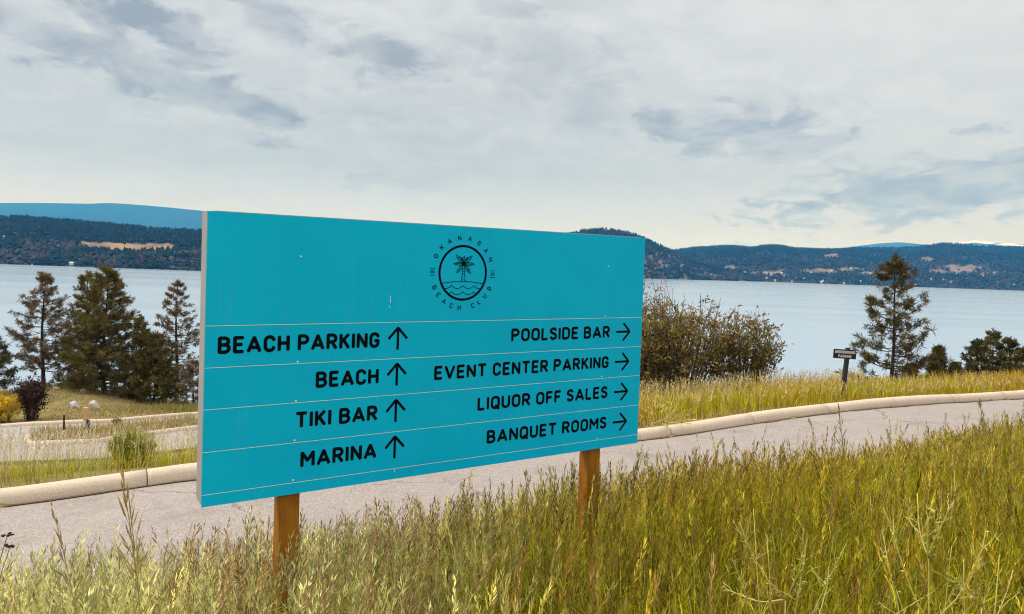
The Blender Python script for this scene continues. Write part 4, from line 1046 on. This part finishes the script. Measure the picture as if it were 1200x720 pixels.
# fill: leaf blades low down, roots darkened in colour to paint shaded gaps
xy = meadow_points(70000, r); B = ground_pts(xy); px, _ = proj(B + np.array([0, 0, .3])); side = smooth(250, 760, px); n = len(B)
u = np.clip(side + (fbm(xy[:, 0] * .9, xy[:, 1] * .9, 40) - .5) * .7, 0, 1)
Hb = (.24 + .20 * side) * r.uniform(.5, 1.35, n)
cb = jit(mixc((.36, .32, .05), (.23, .235, .004), u), r, .45); ru = r.random(n) < .10; cb[ru] = jit(np.tile([.30, .15, .03], (ru.sum(), 1)), r, .2)
rp = (fbm(xy[:, 0] * 1.7, xy[:, 1] * 1.7, 71) > .58) & (r.random(n) < .5) & (px > 700); cb[rp] = jit(np.tile([.30, .13, .03], (rp.sum(), 1)), r, .25)
st_ = r.random(n) < .16; cb[st_] = jit(np.tile([.62, .50, .20], (st_.sum(), 1)), r, .2)
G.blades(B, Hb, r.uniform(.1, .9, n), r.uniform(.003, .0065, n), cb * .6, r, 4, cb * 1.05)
tag(G.build('tall_grass'), 'tall seeding meadow grass filling the foreground below the teal sign', 'grass', kind='stuff')

# far verge on the right and behind the sign
r = np.random.default_rng(101); G = Grass()
def verge_points(n, r, pxa, pxb, na, nb):
    x = r.uniform(-9, 30, n * 6); y = r.uniform(6, 32, n * 6); dn_, xe_ = road_n(x, y); X_, _ = proj(np.stack([x, y, 0 * x - 1], 1))
    ok = (dn_ > na) & (dn_ < nb) & (X_ > pxa) & (X_ < pxb); return np.stack([x[ok], y[ok]], 1)[:n]
xy = verge_points(30000, r, 640, 1330, .24, 7.5); B = ground_pts(xy); n = len(B); dn_, _ = road_n(xy[:, 0], xy[:, 1]); patch = fbm(xy[:, 0] * .5, xy[:, 1] * .5, 44)
hs = smooth(.2, 1.2, dn_); Hb = (.20 + .26 * hs) * r.uniform(.55, 1.3, n) * (.75 + .5 * patch)
cb = jit(mixc((.40, .37, .006), (.48, .31, .016), smooth(.42, .62, patch)), r, .28); rt = (r.random(n) < np.where(dn_ < .9, .35, .05)); cb[rt] = jit(np.tile([.28, .15, .05], (rt.sum(), 1)), r, .25)
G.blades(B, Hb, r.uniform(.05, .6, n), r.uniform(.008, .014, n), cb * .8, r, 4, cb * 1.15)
xy = verge_points(9000, r, 640, 1330, .5, 8.0); B = ground_pts(xy); n = len(B); dn_, _ = road_n(xy[:, 0], xy[:, 1]); patch = fbm(xy[:, 0] * .5, xy[:, 1] * .5, 44)
px, _ = proj(B); H = (.42 + .22 * smooth(1, 3, dn_)) * r.uniform(.75, 1.25, n) * np.where(px > 1010, .75, 1)
hc = jit(np.tile([.60, .47, .22], (n, 1)), r, .2); sc2 = jit(np.tile([.48, .38, .06], (n, 1)), r, .2)
G.stalks(B, H, r.uniform(.02, .25, n), r.normal(.3, 1.6, n), r, r.uniform(.004, .006, n), sc2, hc, r.uniform(.2, .35, n), 9, r.uniform(.03, .05, n), r.uniform(.009, .014, n), r.uniform(.25, .5, n), sc2, 1, .2, .009)
tag(G.build('verge_grass'), 'yellow green grass on the verge beyond the kerb to the right of the sign', 'grass', kind='stuff')

# bank below the kerb on the left: short green at the kerb, tall pale heads further down
r = np.random.default_rng(102); G = Grass()
xy = verge_points(30000, r, -110, 330, .24, 3.6); B = ground_pts(xy); n = len(B); dn_, _ = road_n(xy[:, 0], xy[:, 1]); patch = fbm(xy[:, 0] * .6, xy[:, 1] * .6, 47)
Hb = (.16 + .16 * smooth(.2, 1.0, dn_)) * r.uniform(.5, 1.3, n) * (.6 + .8 * patch)
cb = jit(mixc((.36, .41, .006), (.46, .37, .04), smooth(.42, .62, patch)), r, .28); rt = (r.random(n) < np.where(dn_ < .6, .45, .05)); cb[rt] = jit(np.tile([.28, .17, .09], (rt.sum(), 1)), r, .25)
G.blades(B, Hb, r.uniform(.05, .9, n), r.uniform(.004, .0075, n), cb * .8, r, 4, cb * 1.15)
xy = verge_points(9500, r, -140, 420, 1.5, 6.0); B = ground_pts(xy); n = len(B); px, _ = proj(B); patch = fbm(xy[:, 0] * .8, xy[:, 1] * .8, 49)
H = r.uniform(.45, .80, n) * (.60 + .6 * patch)
hc = jit(np.tile([.70, .60, .47], (n, 1)), r, .2); sc2 = jit(np.tile([.56, .48, .30], (n, 1)), r, .22)
G.stalks(B, H, r.uniform(.02, .25, n), r.normal(.3, 1.6, n), r, r.uniform(.004, .006, n), sc2, hc, r.uniform(.2, .4, n), 12, r.uniform(.022, .04, n), r.uniform(.006, .010, n), r.uniform(.3, .6, n), sc2, 1, .2, .007)
tag(G.build('pale_grass'), 'pale dry grass on the bank below the kerb to the left of the sign', 'grass', kind='stuff')

# island, mound and the strip under the trees
r = np.random.default_rng(103); G = Grass()
def px_points(n, r, pxa, pxb, Ya, Yb):
    p_ = r.uniform(pxa, pxb, n); Y = r.uniform(Ya, Yb, n); x = (p_ - 600) / FPX * Y; return np.stack([x, Y], 1)
isl2 = [(a[0], a[1]) for a in inner]
xy = px_points(9000, r, 20, 330, 24, 33); ok = inpoly(xy[:, 0], xy[:, 1], isl2); xy = xy[ok]; B = ground_pts(xy); B[:, 2] += .18; n = len(B)
cb = jit(mixc((.32, .25, .08), (.44, .33, .15), r.random(n)), r, .25)
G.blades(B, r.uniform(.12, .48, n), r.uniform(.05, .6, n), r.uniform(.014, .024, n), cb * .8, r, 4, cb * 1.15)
tag(G.build('island_grass'), 'thin dry grass on the road island', 'grass', kind='stuff')
G = Grass()
xy = px_points(34000, r, -220, 420, 33.6, 47); B = ground_pts(xy)
fe = np.interp(xy[:, 0], far_edge[:, 0], far_edge[:, 1]); ok = xy[:, 1] > fe + .35; B = B[ok]; xy = xy[ok]; n = len(B); px, _ = proj(B); patch = fbm(xy[:, 0] * .35, xy[:, 1] * .35, 53)
grn = np.clip(smooth(130, 210, px) * smooth(36.0, 37.5, xy[:, 1]) + smooth(42.5, 44, xy[:, 1]), 0, 1)
Hb = (.05 + .07 * patch + .28 * grn) * r.uniform(.6, 1.4, n)
cb = jit(mixc((.34, .27, .10), (.22, .20, .05), np.clip(grn * .9 + (patch - .5), 0, 1)), r, .2)
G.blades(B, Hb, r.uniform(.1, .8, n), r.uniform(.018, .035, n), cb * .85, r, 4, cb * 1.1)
tag(G.build('mound_grass'), 'short dry grass on the mound around the boulders and pines', 'grass', kind='stuff')

# single plants that stand out of the meadow
def tall_stalk(label, px0, Y, px1, py1, seed, col, spread, nspk):
    r = np.random.default_rng(seed); b0 = on_ground(px0, Y); tip = at(px1, py1, Y)
    root = thing('grass_stalk', label, 'grass stalk', b0); e = tip - b0; mb = MB(); Gs = Grass()
    ts = np.linspace(0, 1, 9); cl = lambda t: np.array([e[0] * t ** 1.7, e[1] * t + .03 * math.sin(3 * t), e[2] * t])
    mb.tube([cl(t) for t in ts], np.linspace(.0022, .0009, 9), 5, col=col)
    P, D, L, W = [], [], [], []
    for k in range(nspk):
        t = .70 + .30 * k / (nspk - 1); p0 = cl(t); az = k * 2.4 + r.uniform(-.4, .4); an = r.uniform(.25, .55) * (1.3 - .9 * (t - .7) / .3) * spread
        d = unit(unit(cl(min(1, t + .02)) - cl(t - .02)) * math.cos(an) + np.array([math.cos(az), .5 * math.sin(az), 0]) * math.sin(an)); l = (.10 - .055 * (t - .7) / .3) * r.uniform(.6, 1.1) * e[2]
        p1 = p0 + d * l * .55; mb.tube([p0, p1], [.0007, .0005], 3, col=col); 
        for q in range(3): P.append(p1 - d * .012 * q); D.append(unit(d + r.normal(size=3) * .12)); L.append(l * .75); W.append(.0052)
    o = obj('stem', mb.mesh('stem', True, True), M['blade'], root)
    V, F = quads_leaf(np.array(P), np.array(D), np.array(L), np.array(W), r, .4); cc = jit(np.tile(np.array(col) * .95, (len(P), 1)), r, .2)
    obj('seed_head', raw_mesh('seed_head', V, [F], np.repeat(cc, 4, 0)), M['blade'], root)
tall_stalk('tall loose headed grass stalk standing above the road left of the sign', 172, 2.05, 142, 556, 1, (.52, .36, .12), 1.0, 22)
tall_stalk('thin brown grass stalk with a nodding head at lower left', 102, 2.3, 62, 602, 2, (.36, .26, .12), 1.1, 11)
tall_stalk('tall plump headed grass stalk above the road under the small parking sign', 998, 4.4, 983, 478, 3, (.30, .22, .06), .75, 16)
tall_stalk('tall plump headed grass stalk by the road near the right edge', 1162, 4.8, 1149, 470, 4, (.27, .21, .05), .8, 16)

def weed_at(label, px0, Y, fork, tips, seed, rad=.0029):
    r = np.random.default_rng(seed); b0 = on_ground(px0, Y); root = thing('weed_plant', label, 'weed', b0); mb = MB(); P, D = [], []
    col = np.array([.66, .60, .18]); f0 = at(fork[0], fork[1], Y) - b0; S_ = Y / 2.2
    def limb(p0, p1, ra, leafy, bow):
        pts = [p0 + (p1 - p0) * t + bow * math.sin(PI * t) + r.normal(size=3) * .0016 * S_ for t in np.linspace(0, 1, 7)]
        mb.tube(pts, np.linspace(ra, ra * .45, 7), 5, col=col * r.uniform(.8, 1.2)); pts = np.array(pts)
        for k in range(int(leafy)):
            t = r.uniform(.05, 1) * 5.99; i = int(t); P.append(pts[i] + (pts[i + 1] - pts[i]) * (t - i)); D.append(unit((p1 - p0) / np.linalg.norm(p1 - p0) * .8 + r.normal(size=3) * .6))
        return pts
    main = limb(np.zeros(3), f0, rad, 14, r.normal(size=3) * .02)
    for n_, (px, py) in enumerate(tips):
        e = at(px, py, Y + r.uniform(-.18, .12) * S_) - b0; s0 = main[r.integers(3, 7)]
        pts = limb(s0, e, rad * .8, np.linalg.norm(e - s0) / (.014 * S_), np.array([0, 0, -.02 * S_]) + r.normal(size=3) * .012 * S_)
        for q in range(4):
            i = r.integers(2, 6); d = unit((e - s0) / np.linalg.norm(e - s0) + r.normal(size=3) * .5); limb(pts[i], pts[i] + d * r.uniform(.03, .10) * S_, rad * .35, 4, np.zeros(3))
    obj('stem', mb.mesh('stem', True, True), M['blade'], root)
    V, F = quads_leaf(np.array(P), np.array(D), r.uniform(.010, .026, len(P)) * S_, r.uniform(.0018, .0034, len(P)) * S_, r); cc = jit(np.tile(col * .9, (len(P), 1)), r, .25)
    obj('leaves', raw_mesh('leaves', V, [F], np.repeat(cc, 4, 0)), M['blade'], root)
weed_at('pale green branching weed in the grass right of the right post', 925, 2.0, (920, 702), [(867, 613), (884, 596), (899, 628), (941, 619), (947, 630), (991, 636), (859, 655), (972, 664), (850, 690)], 5)
weed_at('taller pale green branching weed at lower right with forked upper stem', 1092, 2.0, (1089, 655), [(1036, 594), (1075, 578), (1092, 588), (1118, 588), (1034, 622), (1156, 622), (1115, 640), (1050, 690)], 6)
weed_at('wide pale green weed low in the bottom right corner', 1150, 1.8, (1150, 712), [(1110, 672), (1140, 640), (1172, 650), (1188, 668), (1128, 655)], 9, .003)
weed_at('pale green weed on the far verge just right of the sign', 778, 12.35, (777, 492), [(768, 479), (773, 474), (779, 480), (784, 477), (788, 484), (764, 486)], 7, .010)
def budded(label, px0, Y, pts, seed):
    r = np.random.default_rng(seed); b0 = on_ground(px0, Y); root = thing('seed_pod_stem', label, 'plant stem', b0); mb = MB(); hb = MB()
    for (px, py) in pts:
        e = at(px, py, Y) - b0; cl = [e * t + np.array([0, 0, .10 * math.sin(PI * t)]) + np.array([-.05 * math.sin(PI * t), 0, 0]) for t in np.linspace(0, 1, 7)]
        mb.tube(cl, np.linspace(.0016, .0010, 7), 5, col=(.34, .24, .10))
        for k in range(7):
            c = cl[-1] + np.array([-.014 + .004 * k, r.normal() * .003, r.normal() * .002]); hb.tube([c - np.array([.005, 0, .001]), c, c + np.array([.005, 0, .002])], [.0010, .0036 * r.uniform(.6, 1.1), .0010], 5, col=(.10, .06, .035))
    obj('stem', mb.mesh('stem', True, True), M['blade'], root); obj('seed_pods', hb.mesh('seed_pods', True, True), M['leaf'], root)
budded('dark budded stem leaning in at the left edge of the photo', -40, 1.75, [(9, 627), (12, 640)], 3)
